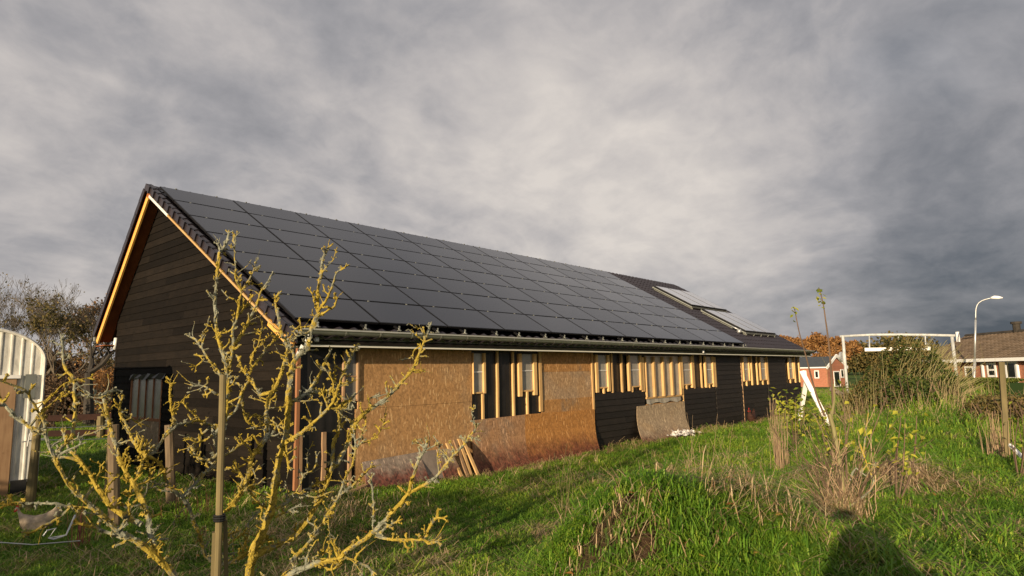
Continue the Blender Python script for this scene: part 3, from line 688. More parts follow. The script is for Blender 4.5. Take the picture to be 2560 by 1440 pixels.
# verge tiles: side skirts hanging over the gable edge
vk = MB(); prf = [(0, 0), (TE+.03, 0), (TE+.03, -.13), (.05, -.15), (0, -.12)]
V = []
for x in (-.035, -.012):
    for s_, z in prf: V.append((x, s_, z+.05+(.02 if s_ < .1 else 0)))
V = np.array(V)@RR.T
rb_ = MB().span((-.068, .0, -.085), (-.034, .055, .085)); vk.add(np.concatenate(rb_.v)@RR.T, rb_.f); vk.add(V, [(4, 3, 2, 1, 0), (5, 6, 7, 8, 9)]+[(i, (i+1) % 5, 5+(i+1) % 5, 5+i) for i in range(5)]); vme = vk.mesh('verge_tile', M['tile'])
for r in range(NR):
    p = RP(XV, S0+r*TE, -.13); link('verge_tile', vme, barn, (p[0]-XA, p[1]-YW, p[2]))
V = []
for x in (-.035, -.012):
    for s_, z in prf: V.append((x, s_, z+.05+(.02 if s_ < .1 else 0)))
RB2 = np.array([[1.0, 0, 0], [0, -bc, bs], [0, bs, bc]]); V = np.array(V)@RB2.T
vb = MB().add(V, [(0, 1, 2, 3, 4), (9, 8, 7, 6, 5)]+[(5+i, 5+(i+1) % 5, (i+1) % 5, i) for i in range(5)]); vbm = vb.mesh('verge_tile', M['tile'])
for r in range(nb): link('verge_tile', vbm, barn, (XV-XA, BY+.03-bc*r*TE-YW, BZ+.02+bs*r*TE))
# ridge tiles
rk = MB(); an = np.linspace(-.25, PI+.25, 9); L = .42
V = [(x, (.125+e)*math.cos(t), (.125+e)*math.sin(t)) for x, e in ((0, .018), (.05, .018), (.055, 0), (L, -.006)) for t in an]
rk.add(V, [(i*9+j, (i+1)*9+j, (i+1)*9+j+1, i*9+j+1) for i in range(3) for j in range(8)])
rk.add([(0, .143*math.cos(t), .143*math.sin(t)) for t in an], [tuple(range(8, -1, -1))])
rme = rk.mesh('ridge_tile', M['tile'], smooth=False)
x = XV-.02
while x < XV2-.3: link('ridge_tile', rme, barn, (x-XA, YR-YW, ZR-.10)); x += .365
# verge boards
q = MB(); q.beam(RP(XV+.02, S0+.10, -.305), RP(XV+.02, S1-1.55, -.305), .03, .040, RR[:, 2]); q.build('bargeboard', M['batten'], barn, BO)
q = MB(); q.beam(RP(XV+.035, S0+.10, -.33), RP(XV+.035, S0+1.0, -.34), .030, .12, RR[:, 2]); q.build('bargeboard', M['barge'], barn, BO)
q = MB(); q.beam(RP(XV+.025, S1-1.56, -.31), RP(XV+.025, S1-.2, -.31), .02, .06, RR[:, 2]); q.build('verge_strip', M['pvc'], barn, BO)
nb_ = np.array([0, bs, bc])
def BP(x, s_, off=0.0): return np.array([x, BY-bc*s_, BZ+bs*s_])+nb_*off
q = MB(); q.beam(BP(XV+.01, .02, -.26), BP(XV+.01, bl-.18, -.26), .04, .125, nb_); q.build('bargeboard', M['barge'], barn, BO)
q = MB(); q.beam(BP(XV+.045, .0, -.15), BP(XV+.045, bl-.05, -.15), .02, .20, nb_); q.build('verge_board', M['soffit'], barn, BO)
q = MB(); a, c = BP(0, -.0, -.235), BP(0, bl-.3, -.235)
q.add([(XV+.03, a[1], a[2]), (XA-.001, a[1], a[2]), (XA-.001, c[1], c[2]), (XV+.03, c[1], c[2]), (XV+.03, a[1], a[2]+.03), (XA-.001, a[1], a[2]+.03), (XA-.001, c[1], c[2]+.03), (XV+.03, c[1], c[2]+.03)], [(0, 3, 2, 1), (4, 5, 6, 7), (0, 1, 5, 4), (1, 2, 6, 5), (2, 3, 7, 6), (3, 0, 4, 7)])
q.build('soffit', M['soffit'], barn, BO)
q = MB(); q.span((XV+.03, YB-.02, BZ-.27), (XA+.2, BY-.02, BZ-.245)); q.build('soffit', M['soffit'], barn, BO)
q = MB(); q.span((XV-.0, BY+.0, BZ-.12), (XB, BY+.12, BZ-.02)); q.build('gutter', M['zinc'], barn, BO)
q = MB(); a, c = RP(0, S0+.1, -.28), RP(0, S1-.1, -.28)
q.add([(XV+.05, a[1], a[2]), (XA-.001, a[1], a[2]), (XA-.001, c[1], c[2]), (XV+.05, c[1], c[2])], [(0, 1, 2, 3)]); q.build('soffit', M['soffit'], barn, BO)

# solar panels: 11 x 7, each a part; one shared mesh
gp = .030; pw, ph = PW-gp, PS-gp
q = MB(); q.box((pw/2, ph/2, -.02), (pw, ph, .038), None, 1); q.box((pw/2, ph/2, .0005), (pw-.036, ph-.036, .003), None, 0)
q.v = [np.concatenate(q.v)@RR.T]; pme = q.mesh('solar_panel', [M['pv'], M['pv_frame']])
for c in range(11):
    for r in range(7):
        p = RP(P0[0]+c*PW+gp/2, r*PS+gp/2, 0); o = link('solar_panel', pme, barn, p-np.array(BO))
        o.rotation_euler = (rng.normal(0, .0010), rng.normal(0, .0008), 0)
# rails, clamps and hooks
q = MB()
for c in range(11):
    for fx_ in (.22, .78):
        x = P0[0]+(c+fx_)*PW; q.beam(RP(x, -.10, -.065), RP(x, 7.12, -.065), .04, .04, RR[:, 2])
ra = q.build('mounting_rails', M['pv_frame'], barn, BO)
q = MB(); q.box((0, 0, 0), (.03, .035, .02)); q.v = [np.concatenate(q.v)@RR.T]; cme = q.mesh('clamp', M['zinc'])
q = MB(); q.span((-.014, -.05, -.05), (.014, -.04, .035)); q.span((-.03, -.075, -.055), (.03, -.0, -.045)); q.tube([(-.0, -.08, -.06), (-.0, -.02, -.02), (.0, -.06, .02)], .012, 6); hme = q.mesh('roof_hook', M['zinc'])
for c in range(11):
    for fx_ in (.22, .78):
        x = P0[0]+(c+fx_)*PW; p = RP(x, -.08, -.05); link('roof_hook', hme, barn, p-np.array(BO))
        for r in range(1, 8):
            p = RP(x, r*PS-.0, -.004 if r < 7 else .006); link('clamp', cme, barn, p-np.array(BO))
p = RP(P0[0]+11*PW-.02, -.03, -.06); link('roof_hook', hme, barn, p-np.array(BO))

# solar thermal collectors: two banks of three
for (xa_, xb3, s_a, s_b) in ((26.62, 30.40, 3.62, 5.70), (26.95, 30.50, 1.07, 3.20)):
    wdt = (xb3-xa_)/3; bank = MB()
    bank.beam(RP(xa_-.03, s_a-.03, -.0), RP(xb3+.03, s_a-.03, -.0), .05, .06, RR[:, 2]); bank.beam(RP(xa_-.03, s_b+.03, -.0), RP(xb3+.03, s_b+.03, -.0), .05, .06, RR[:, 2])
    for k in range(5): x = xa_+.1+(xb3-xa_-.2)*k/4; bank.beam(RP(x, s_a-.05, -.06), RP(x, s_b, -.06), .05, .05, RR[:, 2]); bank.beam(RP(x, s_a-.05, -.12), RP(x, s_a-.05, .0), .03, .03)
    bank.tube([RP(xa_-.03, s_a, .0), RP(xa_-.03, s_b, .0)], .03, 8)
    fr = bank.build('collector_rack', M['zinc'], barn, BO)
    for k in range(3):
        q = MB(); c = RP(xa_+(k+.5)*wdt, (s_a+s_b)/2, .06); q.box(c, (wdt-.035, s_b-s_a, .09), RR, 1); q.box(c+RR[:, 2]*.047, (wdt-.15, s_b-s_a-.07, .004), RR, 0)
        q.build('collector_panel', [M['collector'], M['pv_frame']], barn, BO)
q = MB(); c = RP(26.72, 1.28, .02); q.tube([c, c+(.0, -.05, -.12)], .10, 12); q.tube([c, c+(.3, -.1, -.12), c+(.45, -.1, -.16)], .025, 8); q.tube([c+(0, 0, .02), c+(-.02, .3, .18)], .03, 8)
q.build('collector_pipe', M['steel'], barn, BO, smooth=True)

# ------------------------------------------------------------------ sheets and boards leaning on the wall
def bent_sheet(tl, tr, bl_, br_, m, label, bow, name='strand_board_sheet', cat='board sheet', t=.012, lift=.0):
    """sheet held at the top and bowed out at its foot; corners in picture columns on the wall plane"""
    A, B = onY(*tl, YW-.05), onY(*tr, YW-.05); C, D = onY(*bl_, YW-.05-bow), onY(*br_, YW-.05-bow)
    b_ = MB(); nu, nv = 12, 14; V = []
    for side in (0, 1):
        for j in range(nv+1):
            v = j/nv; curve = v**2.6
            for i in range(nu+1):
                u = i/nu; T = A+(B-A)*u; S = C+(D-C)*u; xx_ = T[0]+(S[0]-T[0])*(.35*v+.65*curve)
                y = YW-.05-bow*curve-(t if side else 0); zz = T[2]+(S[2]-T[2])*v
                V.append((xx_, y, zz))
    n1_ = (nu+1)*(nv+1); F = []
    for j in range(nv):
        for i in range(nu):
            a = j*(nu+1)+i; F.append((a, a+1, a+nu+2, a+nu+1)); F.append((n1_+a+nu+1, n1_+a+nu+2, n1_+a+1, n1_+a))
    for j in range(nv):
        for i in (0, nu): a = j*(nu+1)+i; F.append((a, a+nu+1, n1_+a+nu+1, n1_+a) if i == 0 else (a+nu+1, a, n1_+a, n1_+a+nu+1))
    for i in range(nu): F.append((i+1, i, n1_+i, n1_+i+1)); a = nv*(nu+1)+i; F.append((a, a+1, n1_+a+1, n1_+a))
    b_.add(V, F); o = b_.build(name, M[m], smooth=False); return tag(o, label, cat, 'strand board sheets leaning on the wall')
bent_sheet((1180, 1051), (1315, 1036), (1200, 1215), (1332, 1180), 'osb_red', 'grey-brown strand board sheet bowed at its foot, left of the orange one', .42)
bent_sheet((1312, 1036), (1486, 1023), (1332, 1180), (1509, 1150), 'osb_redo', 'orange strand board sheet bowed out at its red-stained foot', .42)
bent_sheet((1592, 1016), (1711, 1003), (1612, 1115), (1742, 1103), 'osb_damp', 'weathered grey strand board sheet bowed out under the milky wide window', .5)
def lean(name, tl, tr, bl_, br_, yt, yb_, m, label, cat, t=.018, group=None, jag=False):
    A, B, C, D = onY(*tl, yt), onY(*tr, yt), onY(*bl_, yb_), onY(*br_, yb_)
    n = np.cross(B-A, C-A); n /= np.linalg.norm(n); n = n*t*(1 if n[1] < 0 else -1)
    b_ = MB(); b_.add([A, B, D, C, A+n, B+n, D+n, C+n], [(0, 1, 2, 3), (7, 6, 5, 4), (0, 4, 5, 1), (1, 5, 6, 2), (2, 6, 7, 3), (3, 7, 4, 0)])
    return tag(b_.build(name, M[m]), label, cat, group)
lean('fallen_board_sheet', (905, 1156), (1045, 1131), (920, 1235), (1075, 1203), 9.45, 9.15, 'osb_fallen', 'low red-stained strand board offcut leaning at the foot of the big board', 'board offcut')
lean('board_offcut', (1044, 1130), (1090, 1125), (1062, 1200), (1112, 1195), 9.43, 9.24, 'grey_board', 'pale grey weathered board offcut right of the red-stained one', 'board offcut')
lean('board_offcut', (1090, 1124), (1122, 1122), (1110, 1197), (1160, 1192), 9.40, 9.22, 'osb_damp', 'brownish board offcut behind the leaning slats', 'board offcut')
lbl = ['leftmost of the four pale slats leaning on the big strand board', 'second leaning pale slat from the left, half hidden', 'third leaning pale slat from the left, upright-most', 'rightmost of the four leaning pale slats, beside the dark gap']
for i, (a, c) in enumerate([((1117, 1108), (1155, 1193)), ((1136, 1100), (1170, 1193)), ((1147, 1098), (1180, 1195)), ((1156, 1097), (1197, 1192))]):
    A = onY(*a, 9.62); C = onY(*c, 9.15); q = MB(); q.beam(C, A, .065, .03, (0, -1, .3)); tag(q.build('wooden_slat', M['batten'] if i != 1 else M['batten_old']), lbl[i], 'slat', 'slats leaning on the wall')
q = MB(); q.beam(onY(868, 1236, 9.1), onY(915, 1212, 9.25), .10, .03); tag(q.build('loose_plank', M['batten_old']), 'short brown plank lying in the grass below the corner strand board', 'plank')
# torn foam at the foot of the third sheet
q = MB(); fr_ = np.random.default_rng(3); c0 = onY(1700, 1090, 9.15)
for k in range(130):
    u = fr_.random(); p = c0+np.array([(u-.4)*1.3+.1, fr_.normal(0, .10), .02+.10*fr_.random()*(1-abs(u-.6))]); q.leaf(p, .05+.16*fr_.random(), .04+.06*fr_.random(), np.array([fr_.normal(), fr_.normal(), .4*fr_.random()]), np.array([fr_.normal()*.5, fr_.normal()*.5-.6, .8]))
tag(q.build('foam_scraps', M['foam']), 'torn white foam scraps at the foot of the weathered sheet', 'foam scraps')
q = MB(); q.beam(onY(1740, 1094, 9.05), onY(1718, 1075, 9.25), .16, .05); tag(q.build('foam_strip', M['foam']), 'white foam strip sticking out of the torn scraps', 'foam strip')
# ------------------------------------------------------------------ corrugated shed on the left
rng = np.random.default_rng(21)
SD = 14.5
shr = at(104, 1000, SD); shr[2] = 0; dirv = np.array([-math.cos(math.radians(12)), math.sin(math.radians(12))*0.35, 0]); dirv = dirv/np.linalg.norm(dirv)   # face runs to the left
nrm = np.array([-dirv[1], dirv[0], 0]); nrm = nrm if nrm[1] > 0 else -nrm                                                                      # away from the camera
shed = thing('shed', (shr[0], shr[1], 0), 'shed of white corrugated sheet with a round arched roof, left edge of the photo', 'shed')
SO = (shr[0], shr[1], 0)
HS = 2.40; RS = .95
def arch(u): return HS+(math.sqrt(max(0, 1-((u-RS)/RS)**2)) if u < RS else 1.0)*.56
q = MB(); us = np.arange(0, 3.6, .019); V = []
for u in us:
    ph_ = (u/.155) % 1.0; dz = .012 if ph_ < .22 else (0.0 if ph_ > .34 else .012*(1-(ph_-.22)/.12))
    p = shr+dirv*u-nrm*dz; V.append((p[0], p[1], .28)); V.append((p[0], p[1], arch(u)-.02))
k_ = len(us); q.add(V, [(2*i, 2*i+2, 2*i+3, 2*i+1) for i in range(k_-1)]); q.build('corrugated_wall', M['corr'], shed, SO)
q = MB(); uu = np.concatenate([RS-RS*np.cos(np.linspace(0, PI/2, 16)), [3.6]]); P_ = [shr+dirv*u+np.array([0, 0, arch(u)]) for u in uu]
P_ = [shr+np.array([0, 0, .2])]+P_
q2 = MB(); q2.tube([p-nrm*.03 for p in P_], .028, 6); q2.build('edge_trim', M['corr'], shed, SO)
V = [tuple(p-nrm*.0) for p in P_]+[tuple(p+nrm*5.5) for p in P_]; n = len(P_)
q.__init__(); q.add(V, [(i, i+1, n+i+1, n+i) for i in range(n-1)]); q.build('roof_sheet', M['corr'], shed, SO)
q = MB(); a = at(14, 1000, SD-.10); u0 = np.dot(a-shr, dirv)
A = shr+dirv*(u0-.13)-nrm*.05; B = shr+dirv*3.6-nrm*.05
q.add([(A[0], A[1], .0), (B[0], B[1], .0), (B[0], B[1], 2.08), (A[0], A[1], 2.08), (A[0]+.02, A[1]+.04, 0), (B[0]+.02, B[1]+.04, 0), (B[0]+.02, B[1]+.04, 2.08), (A[0]+.02, A[1]+.04, 2.08)], [(0, 3, 2, 1), (4, 5, 6, 7), (0, 1, 5, 4), (2, 3, 7, 6), (0, 4, 7, 3)])
q.build('door', M['batten_old'], shed, SO)
q = MB(); q.beam(np.array([A[0], A[1], 2.12])-dirv*.05, np.array([B[0], B[1], 2.12]), .06, .06); q.build('door_rail', M['white'], shed, SO)
q = MB(); c = shr+dirv*(u0-.33)-nrm*.04; q.box((c[0], c[1], 1.95), (.16, .03, .42)); q.build('plate', M['zinc'], shed, SO)
q = MB(); c = shr+dirv*(u0-.45)-nrm*.06; q.beam((c[0]-.18, c[1], .98), (c[0]+.18, c[1], 1.02), .02, .02); q.box((c[0], c[1], 1.0), (.09, .03, .09)); q.tube([c+np.array([-.1, -.02, .9-c[2]]), c+np.array([-.08, -.02, 1.12-c[2]])], .01, 6); q.build('latch', M['steel'], shed, SO)
q = MB(); A = at(26, 1200, SD-.12); B = at(66, 1200, SD-.12); q.add([(A[0], A[1], -.05), (B[0], B[1], -.05), (B[0], B[1], .33), (A[0], A[1], .33), (A[0]+.1, A[1]+.4, -.05), (B[0]+.1, B[1]+.4, -.05), (B[0]+.1, B[1]+.4, .33), (A[0]+.1, A[1]+.4, .33)], [(0, 1, 2, 3), (4, 7, 6, 5), (3, 2, 6, 7), (0, 3, 7, 4), (1, 5, 6, 2)])
tag(q.build('black_crate', M['black']), 'black box on the ground below the corrugated shed wall', 'crate')

M['rail'] = plain('dark_brown_rail', (.05, .022, .015), .8)
# ------------------------------------------------------------------ posts, rails, wires
def post(name, pt, pb, dist, r, m, label, group='fence posts in front of the barn', square=False, lean_to=None, n=9):
    B = at(*pb, dist); g0 = float(hgt(B[0], B[1])); B[2] = min(B[2], g0)-.15; T = at(*pt, dist+(lean_to or 0)); q = MB()
    Q = [B+(T-B)*t for t in np.linspace(0, 1, 7)]
    if square: q.beam(B, T, r*1.8, r*1.8, (1, .3, 0))
    else:
        q.tube(Q, [r*(1.04-.08*t) for t in np.linspace(0, 1, 7)], n, 0, .06, rng)
    o = q.build(name, M[m]); return tag(o, label, 'post', group)
post('tree_stake', (558, 937), (545, 1470), 5.35, .026, 'post', 'tall square lichen-green stake tied to the lichen-covered fruit tree', None, False)
q = MB(); c = at(549, 1290, 5.35); 
for k in range(3): a_ = np.linspace(0, 2*PI, 14); q.tube([(c[0]+(.036+.003*(k % 2))*math.cos(t), c[1]+(.036+.003*(k % 2))*math.sin(t), c[2]-.03+k*.017) for t in a_], .009, 5)
tag(q.build('tree_tie', M['black']), 'black rubber tie wrapped round the stake low down', 'tie')
q = MB(); c = at(552, 1320, 5.33); q.beam(at(538, 1330, 5.36), at(533, 1470, 5.36), .05, .04); q.beam(at(563, 1300, 5.4), at(566, 1470, 5.4), .03, .03)
tag(q.build('stake_splint', M['post']), 'thin lath fixed against the foot of the tall stake', 'lath')
post('fence_post', (423, 1062), (432, 1232), 11.5, .068, 'post_dark', 'round weathered post in front of the gable window, right of it')
post('fence_post', (283, 1062), (290, 1290), 10.5, .072, 'post_dark', 'round weathered post left of the gable window, behind the tree')
post('fence_post', (278, 1055), (268, 1225), 13.3, .045, 'post', 'thin pale post close behind the left round post')
post('fence_post', (252, 1040), (250, 1108), 27.0, .12, 'post', 'pale post carrying the two brown rails in the paddock')
post('fence_post', (94, 1068), (72, 1250), 12.6, .06, 'post', 'pale split post against the corrugated shed wall')
post('fence_post', (97, 1040), (90, 1165), 13.6, .04, 'post', 'thinner pale post just right of the shed corner')
q = MB(); q.beam(at(120, 1046, 27), at(292, 1040, 27), .06, .2); tag(q.build('fence_rail', M['rail']), 'upper brown rail of the paddock fence', 'rail', 'paddock fence rails')
q = MB(); q.beam(at(120, 1084, 27), at(292, 1080, 27), .06, .2); tag(q.build('fence_rail', M['rail']), 'lower brown rail of the paddock fence', 'rail', 'paddock fence rails')
for y0, y1, lab in ((1070, 1063, 'upper white fence tape across the paddock'), (1100, 1096, 'lower white fence tape across the paddock')):
    q = MB(); q.tube([at(90, y0, 13.5), at(190, (y0+y1)/2+2, 14), at(283, y1, 14.5)], .007, 4); tag(q.build('fence_tape', M['white']), lab, 'fence tape')
q = MB(); q.tube([at(-60, 1352, 7.6), at(80, 1362, 7.8), at(200, 1352, 8.2)], .006, 4); tag(q.build('fence_wire', M['steel']), 'slack pale wire crossing the grass at lower left', 'wire')
q = MB(); q.tube([at(108, 1340, 7.8), at(118, 1326, 7.8), at(140, 1320, 7.8), at(122, 1345, 7.8), at(165, 1338, 7.8), at(178, 1310, 7.9), at(188, 1288, 8)], .009, 5); q.tube([at(122, 1345, 7.8), at(135, 1348, 7.7), at(160, 1340, 7.7)], .009, 5)
tag(q.build('wire_loop', M['steel']), 'bent grey wire loop in the grass beside the white hen', 'wire')
q = MB(); q.span((0, 0, 0), (.01, .01, .01))
p = at(203, 1020, 40); q.__init__(); q.beam((p[0], p[1], p[2]-.9), (p[0], p[1], p[2]+.55), .35, .15); q.tube([(p[0], p[1], p[2]+.55), (p[0]+.3, p[1], p[2]+.75)], .06, 6)
tag(q.build('white_marker', M['white']), 'small white marker post standing under the far bare trees', 'marker')

# ------------------------------------------------------------------ hens
def hen(name, base, s, rz, cols, label, cat='hen'):
    t = thing(name, base, label, cat, None, rz)
    def L(p): return np.array(p)*s
    def prof_body(R, C_, n=12):
        V = []; F = []
        for (cx, cz, ry, rz_) in C_:
            for j in range(n): a = j*2*PI/n; V.append(L((cx, ry*math.cos(a), cz+rz_*math.sin(a))))
        k = len(C_)
        F = [(i*n+j, i*n+(j+1) % n, (i+1)*n+(j+1) % n, (i+1)*n+j) for i in range(k-1) for j in range(n)]+[tuple(range(n-1, -1, -1)), tuple((k-1)*n+j for j in range(n))]
        return V, F
    # tail .. body .. breast, then up the neck to the head, one continuous skin
    V, F = prof_body(None, [(-.30, .40, .008, .03), (-.26, .36, .03, .085), (-.19, .27, .065, .10), (-.10, .22, .095, .105), (0, .20, .105, .11), (.08, .215, .10, .115), (.13, .26, .07, .085), (.155, .32, .045, .05), (.17, .37, .033, .035), (.185, .405, .032, .032), (.205, .41, .022, .022), (.215, .408, .008, .01)])
    q = MB().add(V, F); q.build('body', M[cols[0]], t, (0, 0, 0), smooth=True)
    q = MB(); 
    for sg in (-1, 1): q.add([L((-.18, sg*.085, .25)), L((.05, sg*.11, .24)), L((.07, sg*.108, .19)), L((-.05, sg*.112, .13)), L((-.16, sg*.09, .17))], [(0, 1, 2, 3, 4)])
    q.build('wings', M[cols[0]], t, (0, 0, 0))
    q = MB(); q.add([L((.20, -.004, .43)), L((.205, -.004, .47)), L((.19, -.004, .455)), L((.18, -.004, .485)), L((.165, -.004, .455)), L((.15, -.004, .465)), L((.165, -.004, .42))]+[L((.20, .004, .43)), L((.205, .004, .47)), L((.19, .004, .455)), L((.18, .004, .485)), L((.165, .004, .455)), L((.15, .004, .465)), L((.165, .004, .42))], [tuple(range(7)), tuple(range(13, 6, -1))]+[(i, 7+i, 7+(i+1) % 7, (i+1) % 7) for i in range(7)])
    q.blob(L((.21, 0, .385)), .018*s, rng); q.blob(L((.19, .028, .40)), .014*s, rng); q.blob(L((.19, -.028, .40)), .014*s, rng); q.build('comb', M['comb'], t, (0, 0, 0))
    q = MB(); q.add([L((.21, -.008, .415)), L((.21, .008, .415)), L((.24, 0, .405)), L((.21, 0, .40))], [(0, 2, 1), (0, 3, 2), (1, 2, 3), (0, 1, 3)]); q.build('beak', M['beak'], t, (0, 0, 0))
    for sg in (-1, 1):
        q = MB(); q.tube([L((-.0, sg*.045, .12)), L((.01, sg*.045, .06)), L((0, sg*.045, .01))], .009*s, 6)
        for a in (-.5, 0, .5): q.tube([L((0, sg*.045, .012)), L((.05*math.cos(a), sg*.045+.05*math.sin(a), .004))], .006*s, 4)
        q.build('leg', M['beak'], t, (0, 0, 0))
    return t
M['comb'] = plain('red_comb', (0.45, 0.02, 0.02), 0.5); M['beak'] = plain('beak_yellow', (0.45, 0.30, 0.10), 0.5)
M['hen_white'] = plain('buff_white_feathers', (0.40, 0.32, 0.23), 0.9, 0, 0.35, 14.0, 0.1, 0.5); M['hen_brown'] = plain('dark_red_feathers', (0.045, 0.020, 0.014), 0.7, 0, 0.5, 14.0, 0.2)
p = gpix(82, 1345); hen('hen', (p[0], p[1], p[2]-.04), 1.05, math.radians(150), ('hen_white', 0), 'pale buff hen with a red comb standing in the shaded grass')
p = gpix(1880, 1064); hen('hen', (p[0], p[1]-.0, p[2]), 1.35, math.radians(185), ('hen_brown', 0), 'small dark red hen pecking by the far end of the black wall')

# ------------------------------------------------------------------ trees and shrubs
def rnd_dir(r): a = r.random()*2*PI; z = r.random()*2-1; s = math.sqrt(1-z*z); return np.array([s*math.cos(a), s*math.sin(a), z])
def grow(q, r, p, d, L, rad, lv, tips, up=.12, spread=.55, ratio=.72, kids=(2, 3), gn=.16, mi=0, nmin=3, minr=.006):
    n = 4; P = [np.array(p)]; dd = np.array(d, float)
    for i in range(n):
        dd = dd+rnd_dir(r)*gn+np.array([0, 0, up*.4]); dd /= np.linalg.norm(dd); P.append(P[-1]+dd*L/n)
    r1 = max(minr, rad*.62); q.tube(P, np.linspace(rad, r1, n+1), 6 if rad > .06 else (4 if rad > .02 else nmin), mi, 0, None, False)
    tips.append((P[-1], dd, lv))
    if lv <= 0: return
    k = r.integers(kids[0], kids[1]+1)
    for j in range(k):
        nd = dd+rnd_dir(r)*spread*(1.15 if j else .6)+np.array([0, 0, up]); nd /= np.linalg.norm(nd)
        grow(q, r, P[-1] if j < 2 else P[3], nd, L*ratio*(.8+.4*r.random()), r1*(.95 if j == 0 else .7), lv-1, tips, up, spread, ratio, kids, gn, mi, nmin, minr)
def tree(name, px, pyb, pyt, dist, label, seed, lv=6, leaves=0, lm='leaf_brown', lsize=.12, group=None, trunk_h=.28, spread=.6, bark='bark', rad=None, low=False, minr=.010, cat='tree', wid=1.0):
    r = np.random.default_rng(seed); B = at(px, pyb, dist); g0 = float(hgt(B[0], B[1])); B[2] = g0-.1; T = at(px, pyt, dist); H = T[2]-B[2]
    t = thing(name, B, label, cat, group); q = MB(); tips = []
    rad = rad or H*.028; th = H*trunk_h; P = [B]; d = np.array([r.normal()*.06, r.normal()*.06, 1.0])
    for i in range(4): d = d+rnd_dir(r)*.06; d /= np.linalg.norm(d); P.append(P[-1]+d*th/4)
    q.tube(P, np.linspace(rad*1.25, rad*.85, 5), 8, 0, .05, r); q.build('trunk', M[bark], t)
    c = MB(); L0 = H*(1-trunk_h)*.34
    for j in range(4 if low else 3):
        a = r.random()*6.28; nd = np.array([math.cos(a)*spread*wid, math.sin(a)*spread*wid, .75]); nd /= np.linalg.norm(nd)
        grow(c, r, P[-1] if j < 3 else P[2], nd, L0, rad*.62, lv, tips, .16, spread, .76, (2, 3), .2, 0, 3, minr)
    A = np.concatenate(c.v); top = A[:, 2].max(); sc = (H-th)/(top-P[-1][2])
    pivot = P[-1]; c.v = [(v-pivot)*np.array([sc**.5*wid, sc**.5*wid, sc])+pivot for v in c.v]
    c.build('crown', M[bark], t)
    if leaves:
        lf = MB(); tp = [((p_-pivot)*np.array([sc**.5*wid, sc**.5*wid, sc])+pivot, dd, l_) for p_, dd, l_ in tips if l_ <= 2]
        for k in range(leaves):
            p_, dd, _ = tp[r.integers(len(tp))]; o = p_+rnd_dir(r)*H*.045*r.random()
            lf.leaf(o, lsize*(.7+.6*r.random()), lsize*.7, rnd_dir(r), rnd_dir(r))
        o = lf.build('foliage', M[lm], t); set_hue(o.data, r)
    return t
G1 = 'bare trees behind the paddock'
tree('bare_tree', 20, 1000, 690, 52, 'large rounded bare tree rising behind the shed at far left', 1, 8, 500, 'leaf_olive', .16, G1, .2, .55, 'bark', minr=.009)
tree('bare_tree', -60, 1000, 672, 58, 'bare tree cut by the left edge of the photo', 2, 7, 300, 'leaf_olive', .16, G1, .2, .6, 'bark', minr=.010)
tree('bare_tree', 78, 1000, 720, 60, 'slender bare tree between the big one and the olive-leaved one', 3, 7, 500, 'leaf_olive', .16, G1, .25, .5, 'bark', minr=.010)
tree('olive_tree', 130, 1000, 745, 46, 'tree with thin olive-brown leaves left of the crooked dark tree', 4, 6, 1500, 'leaf_olive', .18, G1, .2, .6, 'bark', minr=.012)
tree('crooked_tree', 226, 985, 728, 34, 'dark crooked bare tree with thick limbs beside the barn gable', 12, 6, 350, 'leaf_brown', .10, G1, .42, .8, 'bark_d', rad=.19, minr=.012, wid=1.15)
tree('rust_tree', 268, 985, 712, 62, 'tree with rust-orange leaves showing just left of the barn eave', 6, 6, 2600, 'leaf_rust', .24, G1, .22, .5, 'bark', minr=.012)
# brown hedge mass under them
def leafmass(name, px0, px1, pyt, dist, depth, n, lm, ls, label, cat, seed, stemm='bark', kind=None, zb=None, group=None, bumpy=.25, nst=160, pyt2=None):
    r = np.random.default_rng(seed); A = at(px0, 980, dist); B = at(px1, 980, dist); ax = B-A; W = np.linalg.norm(ax[:2]); ax = np.array([ax[0], ax[1], 0])/W; an_ = np.array([-ax[1], ax[0], 0])
    H0 = at(px0, pyt, dist)[2]; H1 = at(px1, pyt2 or pyt, dist)[2]
    def top(u): return (H0+(H1-H0)*u)*(1-bumpy*.4)+bumpy*.5*(math.sin(u*9+seed)+math.sin(u*23+seed*2)*.6)*.5*abs(H0)*.5
    c0 = (A+B)/2; g0 = float(hgt(c0[0], c0[1])); t = thing(name, (c0[0], c0[1], g0), label, cat, group)
    s_ = MB()
    for k in range(nst):
        u = r.random(); w = (r.random()-.5)*depth; p = A+ax*W*u+an_*w; z0 = float(hgt(p[0], p[1]))-.05; h = (top(u)-z0)*(.6+.45*r.random())
        e = p+np.array([r.normal()*.18*h, r.normal()*.18*h, 0]); P = [(p[0], p[1], z0), ((p[0]+e[0])/2+r.normal()*.05, (p[1]+e[1])/2, z0+h*.55), (e[0], e[1], z0+h)]
        s_.tube(P, [.02, .014, .006], 3, 0, 0, None, False)
    s_.build('stems', M[stemm], t)
    lf = MB()
    for k in range(n):
        u = r.random(); w = (r.random()-.5); p = A+ax*W*u+an_*depth*w; z0 = float(hgt(p[0], p[1])); tz = top(u)*(1-.25*abs(2*w)**3)
        cl_ = .5+.5*math.sin(u*31+seed)*math.sin(w*7+u*13)
        z = z0+(tz-z0)*(r.random()**.7); p = np.array([p[0]+r.normal()*.1, p[1]+r.normal()*.1, z])+rnd_dir(r)*.12*cl_
        lf.leaf(p, ls*(.6+.8*r.random()), ls*.6, rnd_dir(r), rnd_dir(r))
    o = lf.build('foliage', M[lm], t); set_hue(o.data, r); return t
leafmass('brown_hedge', -70, 300, 915, 40, 3.5, 15000, 'leaf_brown', .20, 'tall brown beech hedge behind the paddock rails', 'hedge', 31, pyt2=925, nst=300)
